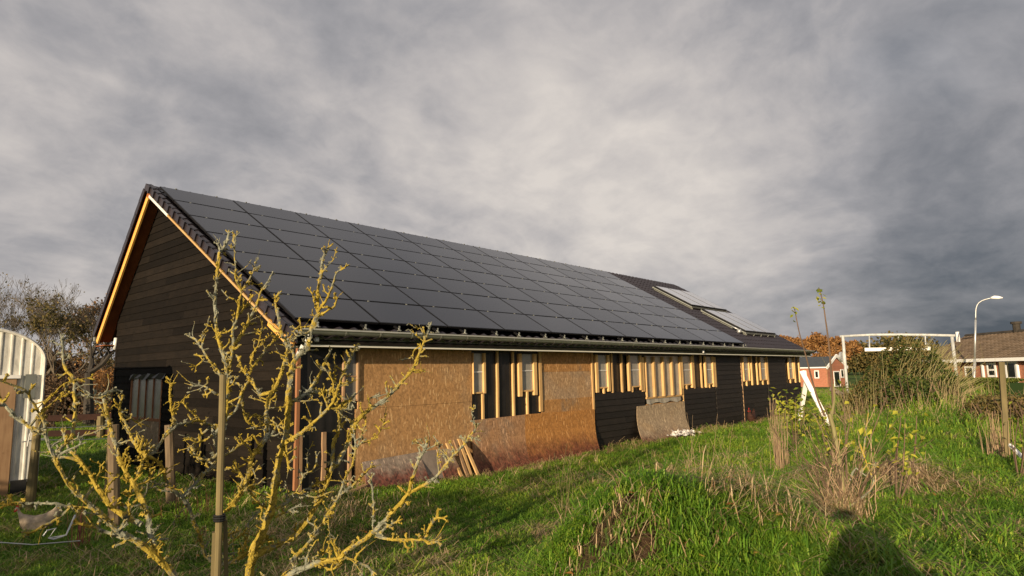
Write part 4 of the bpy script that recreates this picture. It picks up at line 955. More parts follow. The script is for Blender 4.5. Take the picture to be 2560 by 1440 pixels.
leafmass('straw_thicket', 225, 292, 905, 36, 2, 2600, 'leaf_rust', .12, 'straw-brown thicket against the barn corner, in front of the brown hedge', 'thicket', 32, nst=160)
leafmass('dark_bush', 100, 140, 940, 32, 2, 1600, 'leaf_brown', .14, 'dark bush just right of the shed', 'bush', 33, nst=60)
# right side: rusty oaks behind the small house
GO = 'rust-brown oaks behind the small brick house'
tree('oak_tree', 2003, 960, 840, 118, 'rust-leaved oak, left of the two big crowns', 41, 6, 9000, 'leaf_rust', .50, GO, .22, .7, 'bark', minr=.04, wid=1.35)
tree('oak_tree', 2062, 960, 836, 112, 'rust-leaved oak, broad right-hand crown of the pair', 42, 6, 11000, 'leaf_rust', .50, GO, .22, .7, 'bark', minr=.04, wid=1.45)
tree('oak_tree', 2092, 960, 866, 105, 'low dark rust oak right beside the goal-frame post', 43, 6, 5000, 'leaf_rust', .45, GO, .2, .7, 'bark', minr=.04, wid=1.2)
def farwood(name, pxs, dist, label, seed, hs, lm):
    r = np.random.default_rng(seed); q = MB()
    for px in pxs:
        c = at(px, 960, dist*(.95+.1*r.random())); c[2] = -.4; h = hs*(.6+.6*r.random())
        for k in range(420):
            d = rnd_dir(r); rr = r.random()**.4; p = c+np.array([d[0]*h*.75*rr, d[1]*h*.5*rr, h*.55+d[2]*h*.5*rr]); q.leaf(p, h*.10, h*.08, rnd_dir(r), rnd_dir(r))
    o = q.build(name, M[lm]); set_hue(o.data, r); return tag(o, label, 'wood', None, 'stuff')
farwood('distant_wood', np.arange(2080, 2330, 9), 210, 'dark low treeline on the horizon behind the mound', 44, 9.5, 'leaf_olive')
farwood('distant_wood', list(np.arange(2330, 2760, 14)), 230, 'treeline on the horizon right of the bungalow', 45, 7.0, 'leaf_olive')
farwood('distant_wood', list(np.arange(-260, 300, 13)), 120, 'dim treeline beyond the paddock', 46, 6.5, 'leaf_brown')

# ------------------------------------------------------------------ houses
def brickf(col, mortar, sc):
    def f(gg, b, o):
        P = gg.node('ShaderNodeTexCoord').outputs['Object']
        s = gg.node('ShaderNodeSeparateXYZ', {'Vector': P}); v = gg.node('ShaderNodeCombineXYZ', {'X': s.outputs[0], 'Y': s.outputs[2]}).outputs[0]
        br = gg.node('ShaderNodeTexBrick', {'Vector': v, 'Color1': (*col, 1), 'Color2': (*[c*.72 for c in col], 1), 'Mortar': (*mortar, 1), 'Scale': sc, 'Mortar Size': 0.012})
        n = gg.noise(P, 1.2, 5, .6); c = gg.mix(gg.maprange(n, .4, .65, 0, .3), br.outputs[0], tuple(x*.6 for x in col))
        gg.put(b.inputs['Base Color'], c); b.inputs['Roughness'].default_value = .9
    return f
M['brick'] = mat('orange_brick', brickf((.42, .155, .085), (.30, .20, .14), 4.0))
M['slate'] = plain('slate_roof', (.055, .062, .068), .5, 0, .2, 4.0)
M['glass'] = plain('dark_window', (.012, .013, .016), .08, 0, .2, 3, .6)
M['brown_tile'] = plain('brown_roof_tile', (.17, .125, .085), .8, 0, .35, 1.5, .2)
M['lawn'] = plain('lawn', (.07, .12, .02), .9)
# small house: long side faces us, gable at its right
hA = at(1975, 958, 88); hC = at(2071, 958, 86); ux = hC-hA; ux[2] = 0; LW = np.linalg.norm(ux); ux /= LW; uy = np.array([-ux[1], ux[0], 0])
RH = np.array([ux, uy, [0, 0, 1]]).T
zg = -.4; ze = at(2071, 918, 86)[2]; zr_ = at(2083, 893, 88)[2]; DW = 5.2
hs_ = thing('brick_house', (hA[0], hA[1], zg), 'small orange brick house with a grey roof beyond the barn corner', 'house', None, math.atan2(ux[1], ux[0])); ze -= zg; zr_ -= zg
MG = 0.0
q = MB(); prof_ = [(0, 0), (DW, 0), (DW, ze), (DW/2, zr_-.15), (0, ze)]
V = [(x, y, z) for x in (0, LW) for y, z in prof_]; q.add(V, [(0, 1, 2, 3, 4), (9, 8, 7, 6, 5)]+[(i+5, (i+1) % 5+5, (i+1) % 5, i) for i in range(5)]); q.build('wall', M['brick'], hs_, (0, 0, 0))
q = MB(); 
for sg, y0 in ((1, -.15), (-1, DW+.15)):
    a = (y0, ze-.05); c = (DW/2, zr_)
    q.add([(-.2, a[0], a[1]), (LW+.05, a[0], a[1]), (LW+.05, c[0], c[1]), (-.2, c[0], c[1]), (-.2, a[0], a[1]+.12), (LW+.05, a[0], a[1]+.12), (LW+.05, c[0], c[1]+.12), (-.2, c[0], c[1]+.12)], [(0, 1, 2, 3), (4, 5, 6, 7), (0, 1, 5, 4), (1, 2, 6, 5), (3, 0, 4, 7)])
q.build('roof', M['slate'], hs_, (0, 0, 0))
q = MB(); q.beam((LW+.10, -.3, ze-.1), (LW+.10, DW/2, zr_+.22), .12, .32); q.beam((LW+.10, DW+.3, ze-.1), (LW+.10, DW/2, zr_+.22), .12, .32); q.build('gable_trim', M['white'], hs_, (0, 0, 0))
q = MB(); q.beam((-.2, -.18, ze-.02), (LW, -.18, ze-.02), .1, .14); q.build('gutter', M['white'], hs_, (0, 0, 0))
hx = lambda px: np.dot(at(px, 935, 87)-hA, ux)
def hwin(parent, x0, x1, z0, z1, y=-.03, axis=0, cross=False):
    q = MB(); w = .12
    def S(a, b_):
        if axis == 0: q.span((a[0], y-.03, a[1]), (b_[0], y+.03, b_[1]))
        else: q.span((y-.03, a[0], a[1]), (y+.03, b_[0], b_[1]))
    S((x0, z0), (x0+w, z1)); S((x1-w, z0), (x1, z1)); S((x0+w, z0), (x1-w, z0+w)); S((x0+w, z1-w), (x1-w, z1))
    if cross: S((x0+w, (z0+z1)/2-.05), (x1-w, (z0+z1)/2+.05))
    wn = q.build('window', M['white'], parent, (0, 0, 0)); g_ = MB()
    if axis == 0: g_.span((x0+w, y-.01, z0+w), (x1-w, y+.01, z1-w))
    else: g_.span((y-.01, x0+w, z0+w), (y+.01, x1-w, z1-w))
    g_.build('pane', M['glass'], wn, (0, 0, 0))
hwin(hs_, hx(2040), hx(2054), ze*.45, ze*.85); hwin(hs_, hx(2004), hx(2016), ze*.45, ze*.85)
hwin(hs_, DW*.30, DW*.62, .0, ze*.80, LW+.03, 1); hwin(hs_, DW*.68, DW*.85, ze*.45, ze*.88, LW+.03, 1)
# bungalow on the right: long brown tiled roof
bA = at(2130, 960, 66); bC = at(2640, 960, 47); ux = bC-bA; ux[2] = 0; LB = np.linalg.norm(ux); ux /= LB; uy = np.array([-ux[1], ux[0], 0])
zg = -.5; ze = 2.0+.32-zg; bg_ = thing('bungalow', (bA[0], bA[1], zg), 'long orange brick bungalow with a brown tiled roof at the right edge', 'house', None, math.atan2(ux[1], ux[0]))
def bx(px): 
    d = ray(px, 930)[:2]; o = bA[:2]; A2 = np.array([[d[0], -ux[0]], [d[1], -ux[1]]]); return float(np.linalg.solve(A2, o)[1])
x0b = bx(2305); DB = 7.5; zrb = 4.08-zg
q = MB(); prof_ = [(0, 0), (DB, 0), (DB, ze), (DB/2, zrb-.2), (0, ze)]
V = [(x, y, z) for x in (x0b, LB+6) for y, z in prof_]; q.add(V, [(0, 1, 2, 3, 4), (9, 8, 7, 6, 5)]+[(i+5, (i+1) % 5+5, (i+1) % 5, i) for i in range(5)]); q.build('wall', M['brick'], bg_, (0, 0, 0))
sl = math.hypot(DB/2+.5, zrb-ze+.1); q = MB(); nrw = 16; xs_ = np.arange(x0b-.3, LB+6.2, .09); V = []
yy0, zz0 = -.5, ze-.05; dy, dz = (DB/2+.5)/sl, (zrb-ze+.05)/sl
for r_ in range(nrw):
    for e, l_ in ((0, .055), (1, 0.0)):
        for x in xs_: s_ = (r_+e)*sl/nrw; w_z = .028*math.sin(x*2*PI/.36)+l_; V.append((x, yy0+dy*s_-dz*w_z, zz0+dz*s_+dy*w_z))
k_ = len(xs_); F = [(r_*k_+i, r_*k_+i+1, (r_+1)*k_+i+1, (r_+1)*k_+i) for r_ in range(2*nrw-1) for i in range(k_-1)]
q.add(V, F); q.add([(x0b-.3, DB/2, zrb-.0), (LB+6.2, DB/2, zrb), (LB+6.2, DB+.5, ze-.05), (x0b-.3, DB+.5, ze-.05)], [(0, 1, 2, 3)])
q.build('roof', M['brown_tile'], bg_, (0, 0, 0))
q = MB(); q.tube([(x0b-.35, DB/2, zrb+.03), (LB+6.2, DB/2, zrb+.03)], .13, 8); q.build('ridge', M['bark_d'], bg_, (0, 0, 0))
q = MB(); q.beam((x0b-.3, -.5, ze-.08), (LB+6.2, -.5, ze-.08), .12, .20); q.build('gutter', M['white'], bg_, (0, 0, 0))
q = MB(); q.tube([(bx(2368), 1.0, ze+1.25), (bx(2368), 1.0, ze+1.95)], .12, 8); q.build('vent_pipe', M['white'], bg_, (0, 0, 0))
q = MB(); xx_ = bx(2413); q.tube([(xx_, DB/2, zrb), (xx_, DB/2, zrb+.55)], .22, 8); q.tube([(xx_, DB/2, zrb+.55), (xx_, DB/2, zrb+.7)], .32, 8); q.build('chimney', M['bark_d'], bg_, (0, 0, 0))
for a, c, z0, z1, cr in ((2414, 2436, ze-1.35, ze-.45, 0), (2470, 2492, ze-1.15, ze-.25, 1), (2516, 2544, ze-2.2, ze-.20, 1), (2575, 2600, ze-1.5, ze-.25, 1)): hwin(bg_, bx(a), bx(c), z0, z1, -.03, 0, cr)
for a in (2460, 2547): q = MB(); q.beam((bx(a), -.06, ze-1.2), (bx(a), -.06, ze-.1), .12, .12); q.build('downpipe', M['white'], bg_, (0, 0, 0))
# clipped hedge in front of the bungalow
hd = MB(); A = at(2392, 950, 41); B = at(2512, 950, 38); r = np.random.default_rng(8); d = B-A; d[2] = 0; W = np.linalg.norm(d); d /= W; nn = np.array([-d[1], d[0], 0])
ht = thing('clipped_hedge', (A[0], A[1], -.4), 'low clipped yellow-green hedge in front of the bungalow', 'hedge')
hd.box((A+d*W/2+nn*.5+np.array([0, 0, -A[2]+.45])), (W, .8, 1.3), np.array([d, nn, [0, 0, 1]]).T); hd.build('stems', M['leaf_green'], ht)
hd = MB()
for k in range(7000):
    u = r.random()*W; f_ = r.random(); z = -.3+1.55*r.random() if f_ < .6 else 1.22; w = 0.08 if f_ < .6 else r.random()*.9
    hd.leaf(A*np.array([1, 1, 0])+d*u+nn*w+np.array([0, 0, z])+rnd_dir(r)*.05, .10, .07, rnd_dir(r), rnd_dir(r))
o = hd.build('foliage', M['leaf_hedge'], ht); set_hue(o.data, r)

# ------------------------------------------------------------------ street lamp, goal frame, white trestle, stake at right
B = at(2431, 985, 48); t = thing('street_lamp', (B[0], B[1], -.4), 'tall galvanised street lamp with a curved arm in front of the bungalow', 'street lamp')
q = MB(); P_ = [at(2431, 1000, 48), at(2437, 900, 48), at(2439, 800, 48)]; q.tube([(P_[0][0], P_[0][1], -.5), P_[1]], .075, 10); q.tube([P_[1], P_[2]], .055, 10); q.build('pole', M['steel'], t, smooth=True)
q = MB(); q.tube(spline([at(2439, 800, 48), at(2440, 772, 48), at(2447, 757, 48), at(2462, 749, 48), at(2480, 745, 48)], .15), .04, 8); q.build('arm', M['steel'], t, smooth=True)
q = MB(); q.tube([at(2477, 745, 48), at(2486, 743.5, 48), at(2496, 744, 48), at(2507, 744.5, 48)], [.06, .11, .10, .03], 8); q.build('lamp_head', M['white'], t, smooth=True)
M['pale_pipe'] = plain('weathered_white_pipe', (.42, .43, .42), .6)
GD = 44.0
gt = thing('goal_frame', (*at(2118, 975, GD)[:2], 0), 'tall white pipe frame with a hanging white beam behind the mound', 'frame')
gp0, gp1 = at(2107, 838, GD), at(2384, 838, GD)
q = MB(); q.tube([at(2119, 985, GD)-np.array([0, 0, .5]), at(2107, 840, GD)], .085, 10); q.build('leg', M['pale_pipe'], gt, smooth=True)
q = MB(); q.tube([at(2398, 1000, GD)-np.array([0, 0, .5]), at(2380, 842, GD)], .085, 10); q.build('leg', M['pale_pipe'], gt, smooth=True)
q = MB(); q.tube(spline([at(2100, 841, GD), at(2180, 837, GD), at(2250, 836.5, GD), at(2320, 837.5, GD), at(2388, 839, GD)], 1), .075, 10); q.build('crossbar', M['pale_pipe'], gt, smooth=True)
q = MB(); q.beam(at(2162, 874, GD), at(2326, 871, GD), .10, .20); q.build('hanging_beam', M['white'], gt)
for a, y in ((2173, 872), (2246, 855), (2313, 869)): q = MB(); q.tube([at(a, 838, GD), at(a+1, y, GD)], .035, 6); q.build('hanger', M['pale_pipe'], gt)
q = MB(); c = at(2107, 892, GD-.15); q.tube([c, c+np.array([.02, .12, 0])], .30, 16); q.build('disc', M['steel'], gt)
# white trestle (A-shape)
AT = thing('white_trestle', (*at(2030, 1040, 21)[:2], 0), 'white wooden A-shaped trestle beside the far corner of the barn', 'trestle')
def bm_(a, b_, w, tk, nm): q = MB(); q.beam(a, b_, w, tk, (-.8, -.6, 0)); q.build(nm, M['white'], AT)
bm_(at(2004, 928, 20.6), at(2080, 1075, 20.0), .13, .05, 'leg'); bm_(at(2015, 956, 20.9), at(1999, 1050, 21.6), .12, .05, 'leg'); bm_(at(2016, 962, 20.85), at(2024, 965, 20.6), .06, .04, 'crossbar')
# right-hand stake
post('tree_stake', (2503, 905), (2522, 1215), 10.2, .032, 'post', 'tall slim greenish stake standing in the grass at the right edge', None, True)
q = MB(); q.beam(at(2525, 1112, 9.4), at(2556, 1143, 9.2), .03, .03); tag(q.build('white_stick', M['white']), 'short pale stick poking out beside the right-hand stake', 'stick')
q = MB(); q.beam(at(2078, 972, 22), at(2110, 990, 22.3), .12, .12); tag(q.build('grey_beam', M['grey_board']), 'grey beam lying on the bank behind the coppiced shrub', 'beam')

# ------------------------------------------------------------------ lichen-covered fruit tree
TD = 5.55
LT = [  # polylines in picture columns, (start width px, end width px), depth slope, name
 ('trunk', [(560, 1640), (590, 1560), (622, 1440), (628, 1401), (636, 1368), (653, 1340), (667, 1307), (681, 1262), (686, 1220), (697, 1151), (711, 1110), (715, 1090), (720, 1040), (723, 971), (734, 907), (759, 879), (770, 862), (782, 815), (794, 787), (794, 772)], 34, 15, .10),
 ('branch', [(794, 772), (794, 725), (804, 678), (808, 643), (822, 618)], 12, 8, .3),
 ('branch', [(794, 780), (818, 746), (832, 711), (841, 683), (862, 669)], 10, 6, -.4),
 ('branch', [(800, 788), (839, 763), (837, 744)], 8, 6, -.6), ('branch', [(789, 770), (782, 735), (776, 728)], 8, 5, .5),
 ('branch', [(782, 815), (758, 818), (737, 822)], 8, 5, .5), ('branch', [(779, 825), (755, 838), (740, 843)], 8, 5, -.5),
 ('branch', [(720, 1004), (735, 1002), (770, 979), (796, 940), (815, 899), (826, 877)], 14, 8, .5),
 ('branch', [(770, 979), (800, 980), (832, 974), (848, 965), (854, 943), (873, 904), (890, 865)], 12, 8, .9),
 ('branch', [(848, 965), (829, 946), (826, 924)], 8, 5, .3), ('branch', [(848, 965), (870, 962), (880, 955)], 7, 5, .3),
 ('branch', [(697, 1118), (726, 1099), (754, 1082), (787, 1054), (820, 1021), (840, 990), (843, 975)], 15, 9, -.5),
 ('branch', [(820, 1021), (812, 998), (806, 980)], 7, 5, .2), ('branch', [(820, 1021), (850, 1020), (880, 1024), (878, 1012)], 9, 6, .2), ('branch', [(850, 1020), (860, 1003), (875, 1000)], 8, 6, .3),
 ('branch', [(582, 1262), (607, 1224), (620, 1190), (632, 1140), (654, 1115), (670, 1080), (665, 1040), (673, 993), (684, 977)], 18, 13, .8),
 ('branch', [(684, 977), (698, 946), (707, 921), (718, 877), (712, 850), (704, 839), (697, 796), (690, 772), (688, 749), (697, 735)], 13, 8, .5),
 ('branch', [(735, 895), (728, 870), (712, 845)], 10, 8, .5),
 ('branch', [(684, 977), (662, 985), (651, 988), (626, 949), (607, 924), (595, 893)], 12, 7, .9),
 ('branch', [(623, 935), (634, 915), (662, 879), (664, 872), (690, 848), (695, 843)], 9, 6, .7), ('branch', [(626, 910), (634, 880), (626, 895), (643, 867), (650, 843), (656, 815)], 7, 3, .3),
 ('branch', [(626, 949), (604, 982), (595, 1015), (582, 1035), (568, 1046)], 11, 7, -.4), ('branch', [(604, 982), (607, 1021), (618, 1054), (632, 1062)], 9, 7, .4), ('branch', [(620, 1055), (640, 1035), (662, 1080)], 5, 4, .4),
 ('branch', [(601, 965), (595, 958), (576, 955), (568, 940)], 8, 6, .4),
 ('branch', [(550, 1140), (556, 1090), (566, 1020), (570, 960), (565, 910), (551, 866), (544, 836), (539, 796), (537, 761), (539, 725), (544, 678), (546, 643), (551, 628), (563, 614), (572, 583)], 16, 8, .35),
 ('branch', [(551, 632), (545, 612)], 6, 5, .3),
 ('branch', [(567, 935), (579, 895), (584, 862), (582, 839), (582, 822), (593, 791), (600, 744), (603, 725), (591, 702), (588, 673), (587, 602), (589, 592)], 13, 3, -.3),
 ('branch', [(582, 822), (566, 831), (553, 833)], 6, 4, .3), ('branch', [(586, 860), (610, 827), (629, 787), (643, 758), (652, 730), (671, 702), (677, 690)], 11, 5, .5), ('branch', [(593, 791), (610, 770), (624, 749)], 7, 5, .3), ('branch', [(603, 725), (624, 697), (636, 669), (639, 657)], 6, 3, -.2), ('branch', [(603, 725), (630, 708), (645, 712)], 4, 3, .4),
 ('branch', [(556, 946), (540, 920), (520, 897), (505, 870), (497, 862)], 10, 6, .5), ('branch', [(500, 866), (490, 850), (475, 842)], 9, 6, .5), ('branch', [(505, 868), (508, 848)], 7, 5, .3), ('branch', [(508, 900), (490, 915)], 6, 4, .3),
 ('branch', [(556, 990), (530, 978), (510, 965), (485, 965)], 8, 5, .3),
 ('branch', [(350, 1620), (460, 1520), (433, 1440), (389, 1390), (333, 1348), (300, 1332), (267, 1301), (231, 1268), (203, 1243), (178, 1221), (156, 1184), (139, 1151), (125, 1118), (114, 1087), (108, 1048), (100, 1036), (79, 998), (62, 977), (25, 961), (-5, 950)], 30, 7, -.25),
 ('branch', [(112, 1085), (104, 1082), (62, 1061), (33, 1036), (12, 1015), (-10, 990)], 13, 9, .3), ('branch', [(104, 1036), (130, 1008), (158, 982)], 9, 4, .3),
 ('branch', [(139, 1151), (142, 1132), (175, 1098), (183, 1073), (187, 1040), (187, 973), (179, 940), (162, 919), (158, 882), (156, 850)], 13, 8, .35),
 ('branch', [(183, 948), (212, 977), (235, 990), (255, 992)], 7, 4, .4),
 ('branch', [(354, 1311), (312, 1290), (283, 1273), (258, 1240), (237, 1207), (217, 1173), (200, 1152), (179, 1131), (167, 1107), (160, 1085)], 20, 8, .2), ('branch', [(200, 1152), (179, 1144), (146, 1144)], 12, 9, .2), ('branch', [(258, 1240), (270, 1215), (286, 1197)], 8, 6, .4), ('branch', [(237, 1207), (245, 1190), (250, 1180)], 8, 6, .4),
 ('branch', [(395, 1392), (385, 1360), (375, 1332), (367, 1282), (350, 1240), (337, 1215), (317, 1186), (300, 1148), (287, 1107), (271, 1048), (262, 1007), (258, 986), (275, 980), (292, 976)], 20, 10, .6),
 ('branch', [(342, 1213), (375, 1200), (404, 1182)], 7, 5, .5), ('branch', [(327, 1200), (325, 1240), (318, 1270), (322, 1290)], 9, 6, .3), ('branch', [(350, 1235), (330, 1268), (322, 1300)], 8, 8, .4),
 ('branch', [(366, 1145), (342, 1119), (325, 1086), (312, 1052), (300, 1036), (302, 998)], 11, 7, .9), ('branch', [(300, 1036), (325, 1045), (346, 1058)], 8, 5, .9),
 ('branch', [(334, 1205), (350, 1175), (362, 1140), (383, 1132), (417, 1086), (442, 1061), (433, 1044), (425, 1002), (425, 950)], 13, 5, .6), ('branch', [(442, 1061), (470, 1057), (500, 1052), (525, 1061), (545, 1075)], 8, 9, .6), ('branch', [(500, 1052), (478, 1030), (458, 1007)], 6, 5, .6),
 ('branch', [(362, 1140), (375, 1173), (370, 1210), (362, 1240), (350, 1262)], 9, 6, .3), ('branch', [(362, 1140), (360, 1120), (362, 1112)], 8, 6, .2), ('branch', [(362, 1150), (340, 1152), (322, 1153)], 6, 4, .4), ('branch', [(372, 1130), (378, 1118)], 7, 6, .2),
 ('branch', [(362, 1140), (397, 1157), (422, 1212), (455, 1245), (472, 1270), (483, 1304), (492, 1320), (508, 1370), (514, 1390), (555, 1412), (597, 1398), (625, 1379)], 11, 13, .4),
 ('branch', [(455, 1243), (495, 1202), (534, 1160), (551, 1143), (579, 1130), (600, 1112), (620, 1096)], 12, 7, .4),
 ('branch', [(225, 1268), (217, 1268), (178, 1265), (139, 1259), (83, 1257), (28, 1262), (-10, 1272)], 9, 6, .4), ('branch', [(178, 1266), (139, 1298), (105, 1318), (72, 1334)], 8, 9, .4),
 ('branch', [(333, 1351), (278, 1334), (239, 1320), (197, 1309)], 13, 9, .5),
 ('branch', [(560, 1640), (660, 1490), (717, 1440), (764, 1420), (800, 1404), (847, 1398), (861, 1382), (889, 1362), (928, 1337), (944, 1320), (967, 1295), (992, 1268), (1017, 1237), (1028, 1207), (1042, 1162), (1064, 1120), (1068, 1108)], 26, 10, -.30),
 ('branch', [(1022, 1234), (1069, 1207), (1097, 1182), (1125, 1148), (1153, 1118), (1172, 1093), (1189, 1073)], 12, 6, -.2), ('branch', [(1172, 1093), (1185, 1096)], 8, 6, 0), ('branch', [(1125, 1150), (1117, 1138)], 7, 5, 0), ('branch', [(1064, 1120), (1045, 1108)], 8, 5, 0), ('branch', [(1060, 1125), (1085, 1115)], 8, 6, 0),
 ('branch', [(939, 1340), (972, 1348), (1019, 1351), (1058, 1345), (1075, 1315), (1094, 1293), (1108, 1296)], 12, 7, -.3), ('branch', [(1058, 1346), (1072, 1357), (1092, 1354)], 10, 8, -.3), ('branch', [(942, 1336), (972, 1315), (992, 1304)], 9, 8, -.2), ('branch', [(933, 1323), (933, 1280), (933, 1234), (928, 1196)], 5, 7, -.2),
 ('branch', [(630, 1398), (653, 1382), (694, 1362), (736, 1340), (764, 1307), (786, 1270), (803, 1246), (814, 1218), (822, 1190), (830, 1168), (834, 1109), (844, 1082), (850, 1046), (854, 1020), (857, 1015)], 24, 9, .35),
 ('branch', [(828, 1172), (839, 1162), (858, 1132), (875, 1096), (889, 1062), (901, 1043), (934, 1018), (968, 993), (1004, 954), (1029, 927), (1043, 896), (1057, 863), (1067, 835), (1076, 815)], 17, 8, .5),
 ('branch', [(854, 1020), (870, 1003), (880, 992)], 9, 7, .4), ('branch', [(854, 1022), (838, 1010), (832, 1005)], 8, 6, .4), ('branch', [(1030, 925), (1054, 926)], 6, 5, .2), ('branch', [(928, 1018), (922, 1000), (938, 990)], 8, 6, .3), ('branch', [(1062, 850), (1058, 830)], 8, 5, .3),
 ('branch', [(728, 1400), (745, 1385), (764, 1368), (792, 1332), (819, 1287), (847, 1243), (861, 1201), (883, 1157), (894, 1115), (939, 1093), (961, 1057), (962, 1045)], 13, 4, .5), ('branch', [(889, 1120), (886, 1085), (880, 1060)], 7, 5, .5), ('branch', [(850, 1238), (880, 1215), (905, 1190), (928, 1168)], 10, 7, .3), ('branch', [(894, 1115), (905, 1085), (915, 1055)], 6, 4, .4),
 ('branch', [(692, 1273), (730, 1245), (767, 1223), (792, 1212), (815, 1200)], 9, 8, .5), ('branch', [(689, 1293), (722, 1276), (740, 1268)], 8, 6, .5), ('branch', [(767, 1223), (790, 1228), (800, 1240)], 8, 6, .3), ('branch', [(715, 1254), (745, 1220), (762, 1185), (780, 1178), (790, 1155), (792, 1140)], 8, 6, .3),
 ('branch', [(555, 1278), (564, 1276), (594, 1251), (611, 1218), (615, 1204)], 11, 10, .5), ('branch', [(615, 1215), (622, 1223), (644, 1254), (667, 1273)], 9, 7, .5), ('branch', [(614, 1208), (592, 1173), (573, 1170)], 10, 7, .5), ('branch', [(624, 1192), (640, 1175)], 8, 6, .4), ('branch', [(620, 1215), (645, 1210)], 6, 5, .4),
 ('branch', [(514, 1390), (544, 1412), (583, 1404), (611, 1384), (640, 1372)], 9, 11, .3), ('branch', [(606, 1382), (622, 1329), (619, 1312), (633, 1293)], 8, 5, .4), ('branch', [(569, 1362), (611, 1334), (645, 1345)], 6, 5, .3), ('branch', [(540, 1372), (560, 1345), (590, 1330)], 8, 6, .3),
 ('branch', [(858, 1390), (886, 1401), (917, 1415), (930, 1428)], 7, 9, 0), ('branch', [(800, 1404), (830, 1426), (853, 1401)], 8, 6, -.2), ('branch', [(747, 1398), (775, 1395), (817, 1379)], 6, 4, .1), ('branch', [(886, 1401), (895, 1385), (905, 1375)], 6, 5, 0), ('branch', [(845, 1395), (838, 1375), (834, 1365)], 8, 6, 0),
 ('branch', [(700, 1085), (690, 1060), (675, 1050)], 6, 5, .5), ('branch', [(715, 1075), (690, 1063), (662, 1062), (640, 1066)], 6, 4, .6), ('branch', [(663, 1028), (680, 1020), (710, 1018)], 7, 5, .4), ('branch', [(715, 1105), (718, 1135), (722, 1168)], 9, 7, -.2), ('branch', [(550, 1060), (535, 1100), (545, 1130), (520, 1150), (490, 1140), (480, 1120)], 9, 9, .3), ('branch', [(535, 1078), (515, 1100), (490, 1105), (475, 1098)], 7, 5, .4), ('branch', [(536, 1060), (505, 1085), (490, 1098), (478, 1094)], 8, 6, .4),
]
tp = ray(560, 1640); Bt = at(575, 1560, TD); gz_ = float(hgt(Bt[0], Bt[1]))
ft = thing('lichen_fruit_tree', (Bt[0], Bt[1], gz_), 'bare spreading fruit tree covered in yellow lichen in the foreground', 'tree')
rt_ = np.random.default_rng(77)
placed = []      # (px, py, dist)
